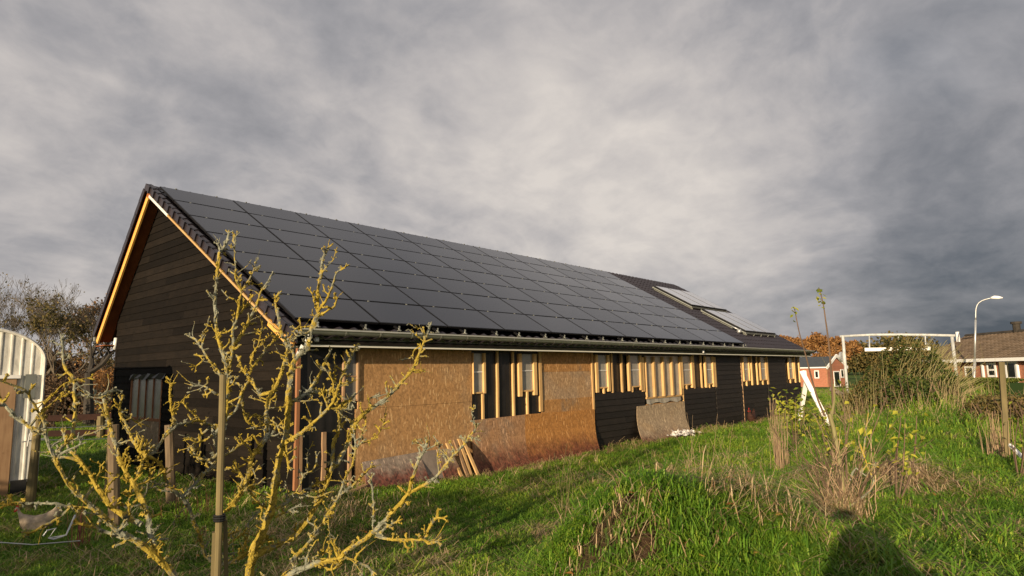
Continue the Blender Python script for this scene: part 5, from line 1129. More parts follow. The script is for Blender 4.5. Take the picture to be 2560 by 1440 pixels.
for nm, pl, w0, w1, slope in LT:
    pts2 = np.array(pl, float)
    seg = np.concatenate([[0], np.cumsum(np.hypot(*np.diff(pts2, axis=0).T))])
    if placed and nm != 'trunk':
        PPx = np.array(placed); dd = np.hypot(PPx[:, 0]-pts2[0, 0], PPx[:, 1]-pts2[0, 1]); j = dd.argmin(); d0 = PPx[j, 2] if dd[j] < 60 else TD
        if dd[j] > 60: d0 = TD
    else: d0 = TD-.15
    if pl[0][1] > 1600: d0 = TD
    sgn = slope*(1 if abs(slope) < .01 else (.7+.6*rt_.random()))
    D = d0+sgn*seg/260.0
    W3 = [at(px, py, dd_) for (px, py), dd_ in zip(pts2, D)]
    S = spline(W3, .030); n = len(S); px_w = np.linspace(w0, w1, n)
    pd = np.interp(np.linspace(0, 1, n), seg/seg[-1], D); sx2 = np.interp(np.linspace(0, seg[-1], n), seg, pts2[:, 0]); sy2 = np.interp(np.linspace(0, seg[-1], n), seg, pts2[:, 1])
    placed.extend(zip(sx2, sy2, pd))
    fac = np.array([np.dot(s_-EY, FW) for s_ in S])/FOC*.5
    rad = px_w*fac*.69*(1+.10*np.sin(np.arange(n)*.9+rt_.random()*6))
    S[1:-1] += rt_.normal(0, .0022, (n-2, 3)); S[:, 2] = np.maximum(S[:, 2], gz_-.3)
    q = MB(); q.tube(S, rad, 8 if w0 > 10 else 6, 0, .24, rt_)
    T = np.gradient(S, axis=0); T /= np.maximum(np.linalg.norm(T, axis=1, keepdims=True), 1e-6)
    for i in range(n):       # lichen tufts
        for _ in range(2 if rad[i] > .012 else 1):
            if rt_.random() < .75:
                dv = rnd_dir(rt_); dv -= T[i]*np.dot(dv, T[i]); dv /= np.linalg.norm(dv)+1e-6; q.blob(S[i]+dv*rad[i]*.95, .005+.010*rt_.random(), rt_)
    i = 2+int(rt_.random()*3)
    while i < n-1:           # fruiting spurs
        dv = rnd_dir(rt_); dv -= T[i]*np.dot(dv, T[i])*.8; dv[2] += .35; dv /= np.linalg.norm(dv)
        L = (.025+.075*rt_.random()**1.5)*(1 if rad[i] > .01 else .75); rs = .0055+.004*rt_.random()
        P = [S[i], S[i]+dv*L*.5+rnd_dir(rt_)*L*.12, S[i]+dv*L+rnd_dir(rt_)*L*.2+np.array([0, 0, L*.15])]
        q.tube(P, [rs*1.1, rs, rs*.8], 5, 0, .25, rt_)
        for e in range(rt_.integers(1, 4)):
            dv2 = dv+rnd_dir(rt_)*.9; dv2 /= np.linalg.norm(dv2); o = P[1+rt_.integers(2)]; q.tube([o, o+dv2*(.012+.022*rt_.random())], [rs*.9, rs*.55], 4, 0, .2, rt_)
        for e in range(3): q.blob(P[2]+rnd_dir(rt_)*.007, .007+.005*rt_.random(), rt_)
        i += int(1+rt_.exponential(1.1))
    for _ in range(int(len(S)*.06)+1):      # thin annual shoots
        i = rt_.integers(1, n); dv = rnd_dir(rt_)+T[i]*.5; dv[2] += .5; dv /= np.linalg.norm(dv); L = .06+.13*rt_.random(); P = spline([S[i], S[i]+dv*L*.5+rnd_dir(rt_)*L*.1, S[i]+dv*L+rnd_dir(rt_)*L*.12], .02); q.tube(P, np.linspace(.0042, .0018, len(P)), 4, 0, .2, rt_)
        for p_ in P[1::2]: q.blob(p_+rnd_dir(rt_)*.004, .0055, rt_)
    for _ in range(int(n*.030/.50)+(1 if rt_.random() < .3 else 0)):      # small knotty side branches with their own spurs
        i = rt_.integers(1, n); dv = rnd_dir(rt_)+T[i]*.6; dv -= FW*np.dot(dv, FW)*.5; dv[2] += .35; dv /= np.linalg.norm(dv); L = .10+.20*rt_.random(); r0 = min(rad[i]*.7, .0075)
        P = spline([S[i], S[i]+dv*L*.35+rnd_dir(rt_)*L*.08, S[i]+dv*L*.7+rnd_dir(rt_)*L*.12, S[i]+dv*L+rnd_dir(rt_)*L*.15], .018); q.tube(P, np.linspace(r0, r0*.55, len(P)), 5, 0, .25, rt_)
        for p_ in P[2:]:
            if rt_.random() < .8: d2 = rnd_dir(rt_)+dv*.4; d2 /= np.linalg.norm(d2); e_ = p_+d2*(.014+.022*rt_.random()); q.tube([p_, e_], [.0052, .0036], 4, 0, .25, rt_); q.blob(e_, .0065+.003*rt_.random(), rt_)
    if nm == 'branch':       # frayed tip
        for e in range(3):
            dv2 = T[-1]+rnd_dir(rt_)*.8; dv2 /= np.linalg.norm(dv2); q.tube([S[-1], S[-1]+dv2*.025, S[-1]+dv2*.045+rnd_dir(rt_)*.01], [rad[-1]*.9, rad[-1]*.7, .003], 5, 0, .2, rt_); q.blob(S[-1]+dv2*.04, .009, rt_)
        if rt_.random() < .5: dv2 = T[-1]+rnd_dir(rt_)*.4; q.tube([S[-1], S[-1]+dv2*.09], [.0028, .0015], 3)
    q.build(nm, M['lichen'], ft)
# ------------------------------------------------------------------ shrubs, tall stalks and weeds on the bank
rng = np.random.default_rng(99)
def stalk(name, pts, dists, r0, r1, m, label, cat='stalk', group=None, leaves=(), lm='leaf_yellow', ls=.06, seed=1):
    r = np.random.default_rng(seed); S = spline([at(px, py, d) for (px, py), d in zip(pts, dists)], .06)
    B = S[0]; t = thing(name, (B[0], B[1], B[2]), label, cat, group)
    q = MB(); q.tube(S, np.linspace(r0, r1, len(S)), 6, 0, .12, r); q.build('stem', M[m], t)
    if leaves:
        for (px, py, n, sp) in leaves:
            c = at(px, py, dists[-1])
            for k in range(n):
                lf = MB(); d = np.array([r.normal()*.9, r.normal()*.5, -.25-.5*r.random()]); p = c+rnd_dir(r)*sp
                lf.leaf(p, ls*(.8+.5*r.random()), ls*.75, d, np.array([r.normal()*.5, r.normal()*.5-.3, 1.0])); o = lf.build('leaf', M[lm], t); set_hue(o.data, r)
    return t
# two tall whips with leaves at their tips
stalk('tall_sapling', [(2062, 1040), (2040, 985), (2012, 880), (1998, 830), (1986, 770)], [8.6]*5, .013, .005, 'stem_brown', 'thin tall whip left of the other, few yellow-green leaves at its tip', 'sapling', None, [(1983, 772, 6, .03), (1988, 785, 4, .03), (1982, 800, 2, .02)], ls=.055, seed=2)
stalk('tall_sapling', [(2084, 1035), (2080, 960), (2072, 860), (2064, 800), (2058, 760), (2048, 720)], [8.4]*6, .015, .005, 'stem_brown', 'tallest thin whip, reaching high above the mound with leaves at its tip', 'sapling', None, [(2046, 722, 6, .03), (2050, 740, 6, .035), (2056, 755, 5, .03), (2052, 765, 2, .02)], ls=.055, seed=3)
# coppiced shrub with its shoots
cs = at(2110, 1300, 6.3); cs[2] = float(hgt(cs[0], cs[1])); t = thing('coppiced_shrub', cs, 'cut-back shrub of many thin shoots round a pale pole-like stem on the bank', 'shrub')
q = MB(); q.tube([cs+np.array([0, 0, -.1]), at(2108, 1230, 6.3), at(2095, 1130, 6.35), at(2084, 1070, 6.4), at(2074, 1035, 6.4)], [.022, .020, .019, .018, .017], 9, 0, .1, rng)
q.tube([at(2078, 1045, 6.4), at(2086, 1000, 6.5), at(2084, 960, 6.5)], [.011, .009, .006], 6, 0, .1, rng); q.build('trunk', M['stem_pale'], t)
r = np.random.default_rng(4)
for (tx, ty, w) in [(2015, 1120, 4), (2030, 1160, 4), (2045, 1100, 5), (1960, 1085, 4), (2000, 1090, 4), (2060, 1060, 5), (2130, 1100, 4), (2150, 1120, 4), (2165, 1060, 4), (2200, 1150, 4), (2060, 1020, 4), (2038, 1040, 4), (2120, 1050, 4), (2228, 1140, 5), (2290, 1125, 5), (2190, 1170, 4), (2070, 1170, 5), (2090, 1150, 5), (2140, 1170, 5), (2030, 1200, 4), (2155, 1200, 4), (2120, 1180, 4), (1985, 1130, 4), (2050, 1130, 4), (2010, 1060, 3), (2105, 1090, 4), (2175, 1120, 4), (1930, 1070, 3)]+[(2105+int(r.normal()*75), int(1165+r.normal()*45), 3) for _ in range(42)]:
    e = at(tx, ty, 6.3+r.normal()*.35); b0 = cs+np.array([r.normal()*.07, r.normal()*.07, 0]); m_ = (b0+e)/2+np.array([r.normal()*.04, r.normal()*.04, .02]); q = MB(); S = spline([b0, m_, e], .08); S[1:-1] += r.normal(0, .006, (len(S)-2, 3))
    q.tube(S, np.linspace(w*.0015, .0014, len(S)), 5, 0, .15, r)
    for k in range(3): i = r.integers(len(S)//2, len(S)); d = S[-1]-S[0]; d = d/np.linalg.norm(d)+rnd_dir(r)*.6; q.tube([S[i], S[i]+d*.09, S[i]+d*.17+rnd_dir(r)*.02], [.003, .002, .0012], 3, 0, 0, None, False)
    q.build('shoot', M['stem_brown' if r.random() < .6 else 'stem_straw'], t)
for pl in ([(2090, 1290), (2180, 1220), (2170, 1170), (2150, 1110)], [(2150, 1190), (2172, 1158), (2200, 1170)], [(2125, 1200), (2140, 1170), (2165, 1190), (2190, 1155)]):
    q = MB(); S = spline([at(*p, 6.2) for p in pl], .05); q.tube(S, np.linspace(.009, .006, len(S)), 6, 0, .3, r); q.build('shoot', M['lichen'], t)
stalk('lichen_sapling', [(2150, 1200), (2160, 1120), (2167, 1060), (2172, 1025)], [6.9, 6.9, 6.9, 6.9], .009, .005, 'lichen', 'yellow-lichened young stem with two pale leaves right of the cut-back shrub', 'sapling', None, [(2152, 1070, 2, .03), (2170, 1068, 3, .03)], ls=.075, seed=6)
def leafyshrub(name, px, pyb, ptx, pty, dist, n, ls, label, seed, w=.28, lm='leaf_yellow', stem='stem_brown', ns=5):
    r = np.random.default_rng(seed); B = at(px, pyb, dist); g0 = float(hgt(B[0], B[1])); B[2] = min(B[2], g0)
    T = at(ptx, pty, dist); t = thing(name, B, label, 'shrub'); C = []
    for k in range(ns):
        e = T+np.array([r.normal()*w*.5, r.normal()*w*.4, r.normal()*.10]); q = MB(); S = spline([B, (B+e)/2+rnd_dir(r)*.05, e], .08); q.tube(S, np.linspace(.009, .003, len(S)), 5, 0, 0, None, False); q.build('stem', M[stem], t); C += list(S[len(S)//2:])
    for k in range(n):
        p = C[r.integers(len(C))]+rnd_dir(r)*w*.35; lf = MB(); lf.leaf(p, ls*(.7+.6*r.random()), ls*.75, np.array([r.normal(), r.normal(), -.3-.5*r.random()]), np.array([r.normal()*.5, r.normal()*.5-.3, 1.0])); o = lf.build('leaf', M[lm], t); set_hue(o.data, r)
leafyshrub('leafy_shrub', 1985, 1085, 1985, 1000, 15.5, 260, .11, 'yellow-green leafy shrub in front of the barn far corner, left of the trestle', 11, .62, ns=8)
leafyshrub('leafy_shrub', 2085, 1085, 2062, 1035, 11.0, 80, .085, 'yellow-green shoots crossing the foot of the white trestle', 12, .35)
leafyshrub('leafy_shrub', 2105, 1110, 2112, 1020, 7.2, 60, .062, 'pale yellow-green leaves just right of the pole-like stem', 13, .26)
leafyshrub('leafy_shrub', 2235, 1190, 2246, 1055, 6.9, 60, .062, 'yellow-leaved small shoot on the grassy mound right of the cut-back shrub', 14, .26)
leafyshrub('leafy_shrub', 2545, 1180, 2536, 1050, 9.0, 26, .05, 'thin golden-leaved stalk right of the slim stake', 15, .12)
# big bush on top of the mound
def bigbush():
    r = np.random.default_rng(55); D = 21.0; A = at(2130, 1000, D); Bb = at(2400, 1000, D); ax = Bb-A; ax[2] = 0; W = np.linalg.norm(ax); ax /= W; n_ = np.array([-ax[1], ax[0], 0]); c = (A+Bb)/2
    t = thing('willow_bramble_bush', (c[0], c[1], float(hgt(c[0], c[1]))), 'large tangled bush of arching pale stems on top of the mound', 'bush')
    tops = lambda u: np.interp(u, [0, .12, .3, .5, .75, .92, 1], [.75, 1.2, 1.6, 1.9, 1.6, 1.15, .6])
    s1 = MB()
    for k in range(480):
        u = r.random(); w = r.normal()*.7; p = A+ax*W*u+n_*w; z0 = float(hgt(p[0], p[1])); h = tops(u)*(.55+.55*r.random()); ln = (.15+.85*r.random())*(.9 if u > .35 else .2)
        e = p+ax*ln*.8+n_*r.normal()*.25; P = spline([(p[0], p[1], z0), (p[0]*.75+e[0]*.25, p[1]*.75+e[1]*.25, z0+h*.6), (e[0], e[1], z0+h)], .35); s1.tube(P, np.linspace(.013, .004, len(P)), 3, 0, 0, None, False)
    o = s1.build('stems', M['stem_pale'], t)
    lf = MB()
    for k in range(10500):
        u = r.random(); w = r.normal()*.6; p = A+ax*W*u+n_*w; z0 = float(hgt(p[0], p[1])); cl = math.sin(u*19)*math.sin(w*5+u*11)+math.sin(u*37+w*9)*.5
        if cl < -.35 and r.random() < .8: continue
        z = z0+tops(u)*(.92+.12*math.sin(u*40))*r.random()**.75; lf.leaf((p[0], p[1], z), .075*(.6+.8*r.random()), .05, rnd_dir(r), rnd_dir(r))
    o = lf.build('foliage', M['leaf_green'], t); set_hue(o.data, r)
    lf = MB()
    for k in range(5000):
        u = r.random()*.75; w = r.normal()*.6-.1; p = A+ax*W*u+n_*w; z0 = float(hgt(p[0], p[1])); z = z0+tops(u)*r.random(); lf.leaf((p[0], p[1], z), .08, .05, rnd_dir(r), rnd_dir(r))
    o = lf.build('autumn_leaves', M['leaf_olive'], t); set_hue(o.data, r)
bigbush()
leafmass('nettle_clump', 2220, 2330, 925, 17.5, 1.3, 3000, 'leaf_green', .09, 'dark green nettle clump at the foot of the big bush', 'plant clump', 61, 'stem_brown', nst=60)
leafmass('bramble_thicket', 2430, 2640, 985, 15.5, 3.2, 9000, 'leaf_olive', .07, 'dark bramble thicket at the right edge behind the slim stake', 'thicket', 62, 'stem_brown', nst=260, pyt2=960)
leafmass('bramble_thicket', 2110, 2150, 950, 20, 1.2, 1000, 'leaf_olive', .07, 'low olive scrub left of the big bush', 'thicket', 63, 'stem_pale', nst=60)
# stands of dry stalks
def stand(name, px, pyb, pyt, dist, n, spread, m, label, seed, lean=(0, 0), r0=.004, cat='dry stalks', fan=.12):
    r = np.random.default_rng(seed); B = at(px, pyb, dist); g0 = float(hgt(B[0], B[1])); H = at(px, pyt, dist)[2]-min(B[2], g0); B[2] = g0
    q = MB()
    for k in range(n):
        p = B+np.array([r.normal()*spread, r.normal()*spread, 0]); p[2] = float(hgt(p[0], p[1]))-.03; h = H*(.45+.6*r.random()); e = p+np.array([r.normal()*fan*h+lean[0]*h, r.normal()*fan*h+lean[1]*h, h])
        S = spline([p, (p+e)/2+rnd_dir(r)*.03*h, e], .12); q.tube(S, np.linspace(r0, r0*.35, len(S)), 3, 0, 0, None, False)
    return tag(q.build(name, M[m]), label, cat)
stand('dry_stalks', 1952, 1130, 985, 11.5, 42, .09, 'stem_straw', 'dense upright sheaf of straw-coloured stalks before the barn far corner', 71, r0=.006, fan=.06)
stand('dry_stalks', 1745, 1135, 1035, 9.5, 14, .16, 'stem_straw', 'loose straw stalks standing in front of the weathered bowed sheet', 72, (.15, .05), fan=.22)
stand('dry_stalks', 1640, 1110, 1045, 11, 9, .35, 'stem_straw', 'few pale bent stalks before the low black planks', 73, (-.4, 0), fan=.4, r0=.003)
stand('dry_stalks', 1870, 1180, 1090, 7.6, 10, .02, 'stem_straw', 'sparse straw stalks on the bank between the tussock and the shrub', 74, (.1, 0), fan=.25, r0=.003)
stand('red_stalks', 203, 1345, 1235, 9.6, 34, .06, 'stem_red', 'reddish dry stalk clump in the shaded grass beside the white hen', 76, r0=.004, fan=.07)
stand('red_stalks', 515, 1290, 1200, 10.5, 40, .25, 'stem_red', 'scattered reddish dry weeds behind the tall stake', 77, r0=.004, fan=.2)
stand('dry_stalks', 2510, 1215, 1080, 10.2, 60, .07, 'stem_straw', 'dry stalks gathered round the foot of the slim right-hand stake', 78, r0=.005, fan=.07)
stand('dry_stalks', 2215, 1000, 945, 18, 70, .9, 'stem_straw', 'tall dry stalks left of the nettle clump on the mound', 79, (.0, 0), fan=.18, r0=.006)
stand('dry_stalks', 2360, 1015, 940, 17, 150, 1.0, 'stem_straw', 'broad stand of pale dry grass right of the big bush', 80, (.1, 0), fan=.22, r0=.005)
stand('dry_stalks', 2440, 1050, 985, 15, 110, .9, 'stem_straw', 'pale dry grass stand below the street lamp', 81, (.15, 0), fan=.25, r0=.005)
stand('willow_whips', 2440, 1010, 850, 24, 34, 1.2, 'stem_pale', 'thin tall pale whips in front of the clipped hedge', 82, (.0, 0), fan=.25, r0=.007, cat='whips')
stand('willow_whips', 2150, 1000, 850, 22, 16, .5, 'stem_pale', 'few thin whips left of the big bush', 83, (.0, 0), fan=.2, r0=.006, cat='whips')
stand('weed', 1410, 1170, 1110, 9.5, 10, .05, 'stem_pale', 'single pale seeding weed before the orange bowed sheet', 84, fan=.12, r0=.006, cat='weed')

# ------------------------------------------------------------------ tussocks of dry grass
TUS = []
def tussock(px, py, n, L, droop, label, seed, wind=(0, 0), r=.14, m='straw', mix=.25):
    rr = np.random.default_rng(seed); c = gpix(px, py); q = MB(); TUS.append((c[0]+wind[0]*L*.4, c[1]+wind[1]*L*.4, (r+L*.55)*(.4 if mix > .6 else 1)))
    n = int(n*(.8 if py > 1150 and 1380 < px < 1850 else 1.9)); L = L*1.3
    for k in range(n):
        a = rr.random()*2*PI; d = np.array([math.cos(a)+wind[0], math.sin(a)+wind[1], 0])*(.35+.65*rr.random()); l = L*(.55+.6*rr.random()); p = c+np.array([rr.normal()*r, rr.normal()*r, 0]); p[2] = float(hgt(p[0], p[1]))
        w = (.0019+.0012*rr.random())*max(1, math.hypot(c[0], c[1])/5.5); sd_ = np.array([-d[1], d[0], 0]); sd_ /= np.linalg.norm(sd_)+1e-6; V = []; up0 = .9+.3*rr.random()
        for i in range(6):
            u = i/5; pt = p+d*l*u*(.35+.65*u)*droop+np.array([0, 0, l*(up0*u-.95*droop*u*u*1.05)]); gz = float(hgt(pt[0], pt[1]))+.03; pt[2] = max(pt[2], gz+.07*rr.random()); wi = w*(1-.8*u*u)
            V += [pt+sd_*wi, pt-sd_*wi]
        q.add(V, [(2*i, 2*i+2, 2*i+3, 2*i+1) for i in range(5)], 1 if rr.random() < mix else 0)
    o = q.build('grass_tussock', [M['straw_s'], M['green_s']]); set_hue(o.data, rr); return tag(o, label, 'tussock', 'dry grass tussocks on the bank')
def smat(name, c0, c1, c2): return leafmat(name, c0, c1, c2, trans=.2)
M['straw_s'] = smat('tussock_straw', (.22, .14, .07), (.42, .30, .17), (.60, .47, .29)); M['green_s'] = smat('tussock_green', (.04, .08, .012), (.10, .17, .022), (.22, .25, .05))
tussock(1690, 1205, 170, .24, 1.05, 'largest straw tussock on the near hummock', 101, (-.5, -.5), .13, mix=.5)
tussock(1800, 1265, 170, .38, 1.0, 'long straw and green grass draped down the right flank of the hummock', 102, (1.0, -.6), .12, mix=.6)
tussock(1500, 1345, 110, .20, .95, 'straw tussock over bare soil at the bottom of the photo', 103, (0, -.3), .11, mix=.35)
tussock(1570, 1350, 80, .18, .95, 'straw tussock just right of the bare soil hole', 104, (.3, -.4), .09, mix=.4)
tussock(1400, 1345, 120, .20, .7, 'leafy green tussock left of the bare soil', 105, (-.3, 0), .11, mix=.95)
tussock(2265, 1210, 420, .40, 1.1, 'rust-brown flattened tussock right of the cut-back shrub', 106, (.5, -.4), .20, mix=.05)
tussock(2205, 1028, 320, .8, 1.1, 'far straw tussock near the top of the mound', 107, (-.3, -.6), .22, mix=.1)
tussock(2105, 1325, 420, .42, .55, 'pale grass clump at the foot of the cut-back shrub', 108, (0, 0), .10, mix=.25)
tussock(1325, 1215, 260, .34, .6, 'dark lush grass clump in front of the bowed sheets', 109, (0, 0), .16, mix=1.0)
tussock(850, 1290, 420, .30, .7, 'dry brownish grass patch behind the tree, below the black membrane', 110, (.2, 0), .55, mix=.35)
tussock(1940, 1290, 120, .45, .8, 'brown weedy tussock left of the cut-back shrub foot', 111, (-.2, 0), .16, mix=.2)
tussock(400, 1400, 200, .30, .6, 'half-lit yellowish clump under the tree branches', 112, (0, 0), .3, mix=.8)
tussock(2060, 1195, 120, .45, .9, 'matted dry grass beneath the shrub shoots', 113, (-.6, 0), .25, mix=.25)

# ------------------------------------------------------------------ grass: blade clumps instanced over the ground
src = bpy.data.collections.new('grass_sources')
def clump(name, n, L, r, w, m, seed, lean=.35, curve=.5, leafy=False):
    rr = np.random.default_rng(seed); q = MB()
    for k in range(n):
        a = rr.random()*2*PI; d = np.array([math.cos(a), math.sin(a), 0]); p = np.array([rr.normal()*r, rr.normal()*r, -.01]); l = L*(.5+.7*rr.random()); ln = lean*(.3+rr.random()); sd_ = np.array([-d[1], d[0], 0]); wi = w*(.7+.6*rr.random())
        if leafy:
            c = p+np.array([0, 0, l*rr.random()]); q.leaf(c, .03+.03*rr.random(), .028, d+np.array([0, 0, .2]), np.array([rr.normal()*.3, rr.normal()*.3, 1.])); continue
        c1 = p+d*l*ln*.35+np.array([0, 0, l*.5]); c2 = p+d*l*(ln*.9+curve*.25)+np.array([0, 0, l*(.92-curve*.2)]); c3 = p+d*l*(ln*1.4+curve*.6)+np.array([0, 0, l*(1.0-curve*.55)])
        q.add([p+sd_*wi*.5, p-sd_*wi*.5, c1+sd_*wi*.5, c1-sd_*wi*.5, c2+sd_*wi*.34, c2-sd_*wi*.34, c3], [(0, 2, 3, 1), (2, 4, 5, 3), (4, 6, 5)])
    me = q.mesh(name, M[m]); set_hue(me, rr); o = bpy.data.objects.new(name, me); src.objects.link(o); return o
for i in range(3): clump('a_lush_%d' % i, 24, .115, .035, .0075, 'blade', 200+i)                      # 0-2 lush
for i in range(2): clump('b_lawn_%d' % i, 26, .08, .05, .006, 'blade', 210+i, .6, .6)                # 3-4 short
for i in range(2): clump('c_dry_%d' % i, 12, .17, .05, .005, 'straw', 220+i, .8, .9)                 # 5-6 dry
clump('d_long_0', 12, .22, .035, .008, 'blade', 230, .45, .9)                                        # 7 long
clump('e_weed_0', 12, .09, .07, .01, 'weed', 240, leafy=True)                                        # 8 broad leaves
gr = np.random.default_rng(4242)
def scatter(n, dmin, dmax, az0, az1):
    # uniform in image-like polar coordinates: density falls with distance
    d = np.exp(gr.random(n)*(math.log(dmax)-math.log(dmin))+math.log(dmin)); a = np.radians(az0+(az1-az0)*gr.random(n)); return d*np.sin(a), d*np.cos(a), d
X_, Y_, D_ = scatter(165000, 2.4, 34, -12, 112)
X2, Y2, D2 = scatter(26000, 34, 75, 60, 98)
X3, Y3, D3 = scatter(9000, 19, 60, 2, 22)
X_ = np.concatenate([X_, X2, X3]); Y_ = np.concatenate([Y_, Y2, Y3]); D_ = np.concatenate([D_, D2, D3])
barnm = (X_ > XA-.03) & (X_ < XB+.1) & (Y_ > YW-.05) & (Y_ < YB)
foot = (X_ > 9.8) & (X_ < 14.4) & (Y_ > YW-.40) & (Y_ <= YW)
foot |= (X_ > 16.6) & (X_ < 20) & (Y_ > YW-.45) & (Y_ <= YW)
shm = (Y_ > shr[1]+.02) & (Y_ < shr[1]+5.5) & (X_ < shr[0]+.05)
sm = soilmask(X_, Y_); tm = np.zeros(len(X_))
for tx_, ty_, tr_ in TUS: tm = np.maximum(tm, 1-sstep(.5, 1.2, np.hypot(X_-tx_, Y_-ty_)/tr_))
keep = ~barnm & ~shm & ~foot & (gr.random(len(X_)) > tm*.25) & (gr.random(len(X_)) > sm*.93)
X_, Y_, D_, sm, tm = X_[keep], Y_[keep], D_[keep], sm[keep], tm[keep]
Z_ = hgt(X_, Y_); N_ = len(X_)
tb = -.139*X_+.990*Y_
nz = wob(X_, Y_, .9, 0, 9); nz2 = wob(X_, Y_, 2.6, 9, 18); nz3 = wob(X_, Y_, .45, 18, 26)
lush = sstep(-1.2, 1.2, nz+.5*nz2+.4); bank = np.exp(-(tb/3.0)**2)
idx = gr.integers(0, 3, N_)
short = gr.random(N_) < sstep(.2, 1.5, nz2)*.5*(1-bank*.7)+.12; idx[short] = gr.integers(3, 5, short.sum())
dryp = .02+.10*sstep(.3, 1.6, nz2-.4*nz)+.14*sstep(14, 24, X_)*bank+.10*sstep(.8, 1.8, nz3); dryp = dryp+.22*((Y_ > 8.9) & (Y_ < YW) & (X_ > 5))+.25*np.exp(-((X_-4.6)**2+(Y_-7.2)**2)/1.6); dry = gr.random(N_) < dryp; idx[dry] = gr.integers(5, 7, dry.sum())
lng = gr.random(N_) < .05*lush*bank*2; idx[lng] = 7
wd = gr.random(N_) < .04+.30*sstep(.9, 1.7, wob(X_, Y_, 1.7, 3, 12)); idx[wd] = 8
scl = (.75+.5*gr.random(N_))*(.75+.45*lush)*np.clip(D_/9.0, 1, 3.6)**.75
wallfront = (Y_ > 8.6) & (Y_ < YW) & (X_ > 5); scl[wallfront] *= .75
scl *= np.where(D_ > 34, .8, 1.0)*(1-.3*tm)
tint = np.clip(.55+.20*nz+.12*nz2+.16*gr.normal(size=N_), 0, 1)
me = bpy.data.meshes.new('grass'); me.from_pydata(np.stack([X_, Y_, Z_], 1).tolist(), [], [])
def pa(n, t, v, prop='value'): a = me.attributes.new(n, t, 'POINT'); a.data.foreach_set(prop, np.asarray(v).ravel())
pa('scl', 'FLOAT', scl.astype(np.float32)); pa('idx', 'INT', idx.astype(np.int32)); pa('tint', 'FLOAT', tint.astype(np.float32))
rotv = np.stack([gr.normal(0, .12, N_), gr.normal(0, .12, N_), gr.random(N_)*2*PI], 1).astype(np.float32); pa('rot', 'FLOAT_VECTOR', rotv, 'vector')
grass = tag(link('grass', me), 'green and straw-coloured grass covering the ground and the bank', 'grass', None, 'stuff')
ng = bpy.data.node_groups.new('scatter_grass', 'GeometryNodeTree'); ng.is_modifier = True
ng.interface.new_socket('Geometry', in_out='INPUT', socket_type='NodeSocketGeometry'); ng.interface.new_socket('Geometry', in_out='OUTPUT', socket_type='NodeSocketGeometry')
gi = ng.nodes.new('NodeGroupInput'); go = ng.nodes.new('NodeGroupOutput'); ip = ng.nodes.new('GeometryNodeInstanceOnPoints'); ci = ng.nodes.new('GeometryNodeCollectionInfo')
ci.inputs['Collection'].default_value = src; ci.inputs['Separate Children'].default_value = True; ci.inputs['Reset Children'].default_value = True
def na(nm, ty):
    nd = ng.nodes.new('GeometryNodeInputNamedAttribute'); nd.data_type = ty; nd.inputs['Name'].default_value = nm; return nd.outputs[0]
ng.links.new(gi.outputs[0], ip.inputs['Points']); ng.links.new(ci.outputs[0], ip.inputs['Instance']); ip.inputs['Pick Instance'].default_value = True
ng.links.new(na('idx', 'INT'), ip.inputs['Instance Index']); ng.links.new(na('rot', 'FLOAT_VECTOR'), ip.inputs['Rotation']); ng.links.new(na('scl', 'FLOAT'), ip.inputs['Scale'])
ng.links.new(ip.outputs[0], go.inputs[0])
md = grass.modifiers.new('scatter', 'NODES'); md.node_group = ng

# ------------------------------------------------------------------ fallen leaves
M['fallen'] = leafmat('fallen_leaf', (.20, .07, .02), (.38, .18, .04), (.50, .36, .08))
fl_ = MB(); r = np.random.default_rng(6)
for k in range(420):
    d = 2.8+9*r.random()**1.2; a = math.radians(20+75*r.random()); x, y = d*math.sin(a), d*math.cos(a)
    if y > YW-.1: continue
    fl_.leaf((x, y, float(hgt(x, y))+.07+.04*r.random()), .05, .04, np.array([r.normal(), r.normal(), .1]), np.array([r.normal()*.4, r.normal()*.4, 1.]))
o = fl_.build('fallen_leaves', M['fallen']); set_hue(o.data, r); tag(o, 'scattered yellow and rust fallen leaves lying in the grass', 'leaves', None, 'stuff')

# ------------------------------------------------------------------ the photographer, standing behind the phone (casts the shadow on the bank)
def skinned(name, V, E_, R, m, parent, root=0, lv=2):
    me = bpy.data.meshes.new(name); me.from_pydata([tuple(v) for v in V], E_, []); o = bpy.data.objects.new(name, me); COL.objects.link(o); o.parent = parent
    sk = o.modifiers.new('skin', 'SKIN'); sv = me.skin_vertices[0].data if me.skin_vertices else None
    if sv is None:
        bpy.context.view_layer.objects.active = o; sv = me.skin_vertices[0].data
    for i, r_ in enumerate(R): sv[i].radius = (r_, r_) if not isinstance(r_, tuple) else r_; sv[i].use_root = (i == root)
    sb = o.modifiers.new('sub', 'SUBSURF'); sb.levels = lv; sb.render_levels = lv; me.materials.append(m); return o
M['coat'] = plain('dark_jacket', (.03, .035, .05), .9); M['skin'] = plain('skin', (.50, .30, .21), .6, 0, .08); M['jeans'] = plain('jeans', (.04, .06, .11), .9)
AZP = math.radians(72); vd = np.array([math.sin(AZP), math.cos(AZP), 0]); rd = np.array([math.cos(AZP), -math.sin(AZP), 0]); pb_ = -np.array([.966, .259, 0])*.58+np.array([.259, -.966, 0])*.12
gz_p = float(hgt(pb_[0], pb_[1]))
person = thing('person', (pb_[0], pb_[1], gz_p), 'person in a dark jacket standing behind the camera and holding a phone at eye level', 'person')
HP = 2.0+.10-gz_p        # head top above the feet
def L3(r_, f, z): v = rd*r_+vd*f; return (v[0], v[1], z)
k_ = HP/1.75
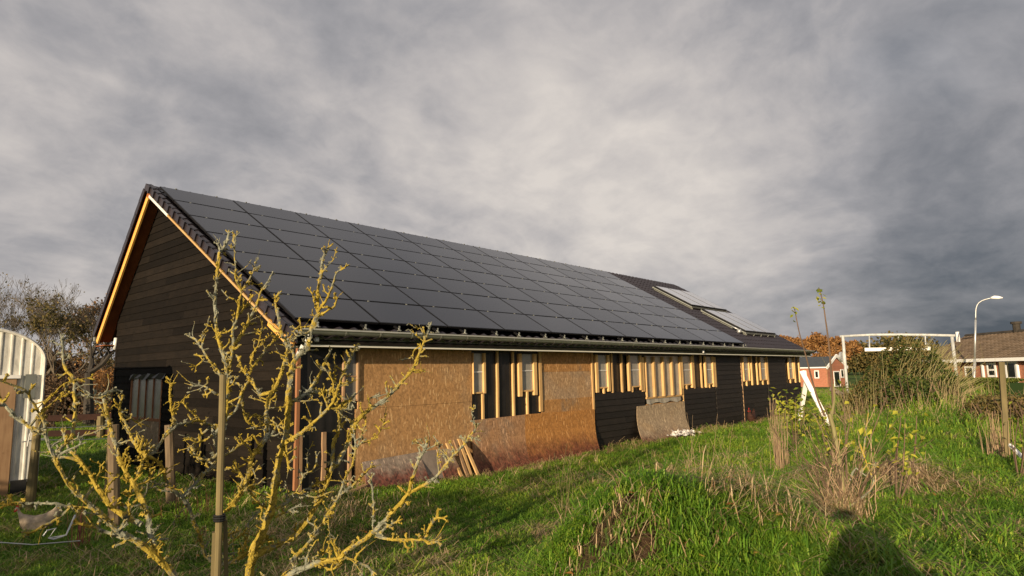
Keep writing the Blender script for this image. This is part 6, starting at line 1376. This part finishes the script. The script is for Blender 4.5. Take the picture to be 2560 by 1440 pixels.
V = [L3(0, 0, .95*k_), L3(0, .0, 1.12*k_), L3(0, -.01, 1.32*k_), L3(0, 0, 1.43*k_), L3(0, .02, 1.50*k_), L3(0, .04, 1.60*k_), L3(0, .04, 1.70*k_),
     L3(-.10, 0, .90*k_), L3(-.13, .02, .50*k_), L3(-.14, -.02, .09*k_), L3(-.15, .13, .05*k_), L3(.10, 0, .90*k_), L3(.14, .02, .50*k_), L3(.16, -.02, .09*k_), L3(.18, .13, .05*k_),
     L3(-.19, 0, 1.40*k_), L3(-.22, .14, 1.24*k_), L3(-.08, .34, 1.54*k_), L3(-.07, .42, 1.60*k_), L3(.19, 0, 1.40*k_), L3(.22, .14, 1.24*k_), L3(.08, .34, 1.54*k_), L3(.07, .42, 1.60*k_)]
Ed = [(0, 1), (1, 2), (2, 3), (3, 4), (4, 5), (5, 6), (0, 7), (7, 8), (8, 9), (9, 10), (0, 11), (11, 12), (12, 13), (13, 14), (2, 15), (15, 16), (16, 17), (17, 18), (2, 19), (19, 20), (20, 21), (21, 22)]
Rr = [(.27, .17), (.27, .17), (.34, .18), .11, .075, .115, .09, .12, .07, .05, .045, .10, .07, .05, .045, .12, .10, .075, .045, .12, .10, .075, .045]
skinned('body', V, Ed, Rr, M['coat'], person, 0, 1)
q = MB(); cc = EY-vd*.045; q.box(cc-np.array([0, 0, 0]), (.155, .008, .078), np.stack([rd, vd, [0, 0, 1]], 1)); tag(q.build('phone', M['black']), 'black phone held up behind the camera position', 'phone')
# unseen hedge added left of the frame to shade the lower left grass
hx0 = MB(); r = np.random.default_rng(12); A = np.array([-6.2, 3.2, 0]); B = np.array([-8.2, 17.0, 0])
hh = thing('shade_hedge', (-7, 10, -.1), 'rough hedge added out of the frame on the left to shade the grass', 'hedge'); sm_ = MB()
for k in range(13000):
    u = r.random(); p = A+(B-A)*u+np.array([r.normal()*.35, 0, 0]); z = -.1+(2.7+.3*math.sin(u*17)+.2*math.sin(u*41))*r.random(); hx0.leaf((p[0], p[1], z), .16, .12, rnd_dir(r), rnd_dir(r))
for k in range(120): u = r.random(); p = A+(B-A)*u; sm_.tube([(p[0], p[1], -.2), (p[0]+r.normal()*.2, p[1], 1.5)], [.02, .008], 3)
o = hx0.build('foliage', M['leaf_green'], hh); set_hue(o.data, r); sm_.build('stems', M['bark'], hh)
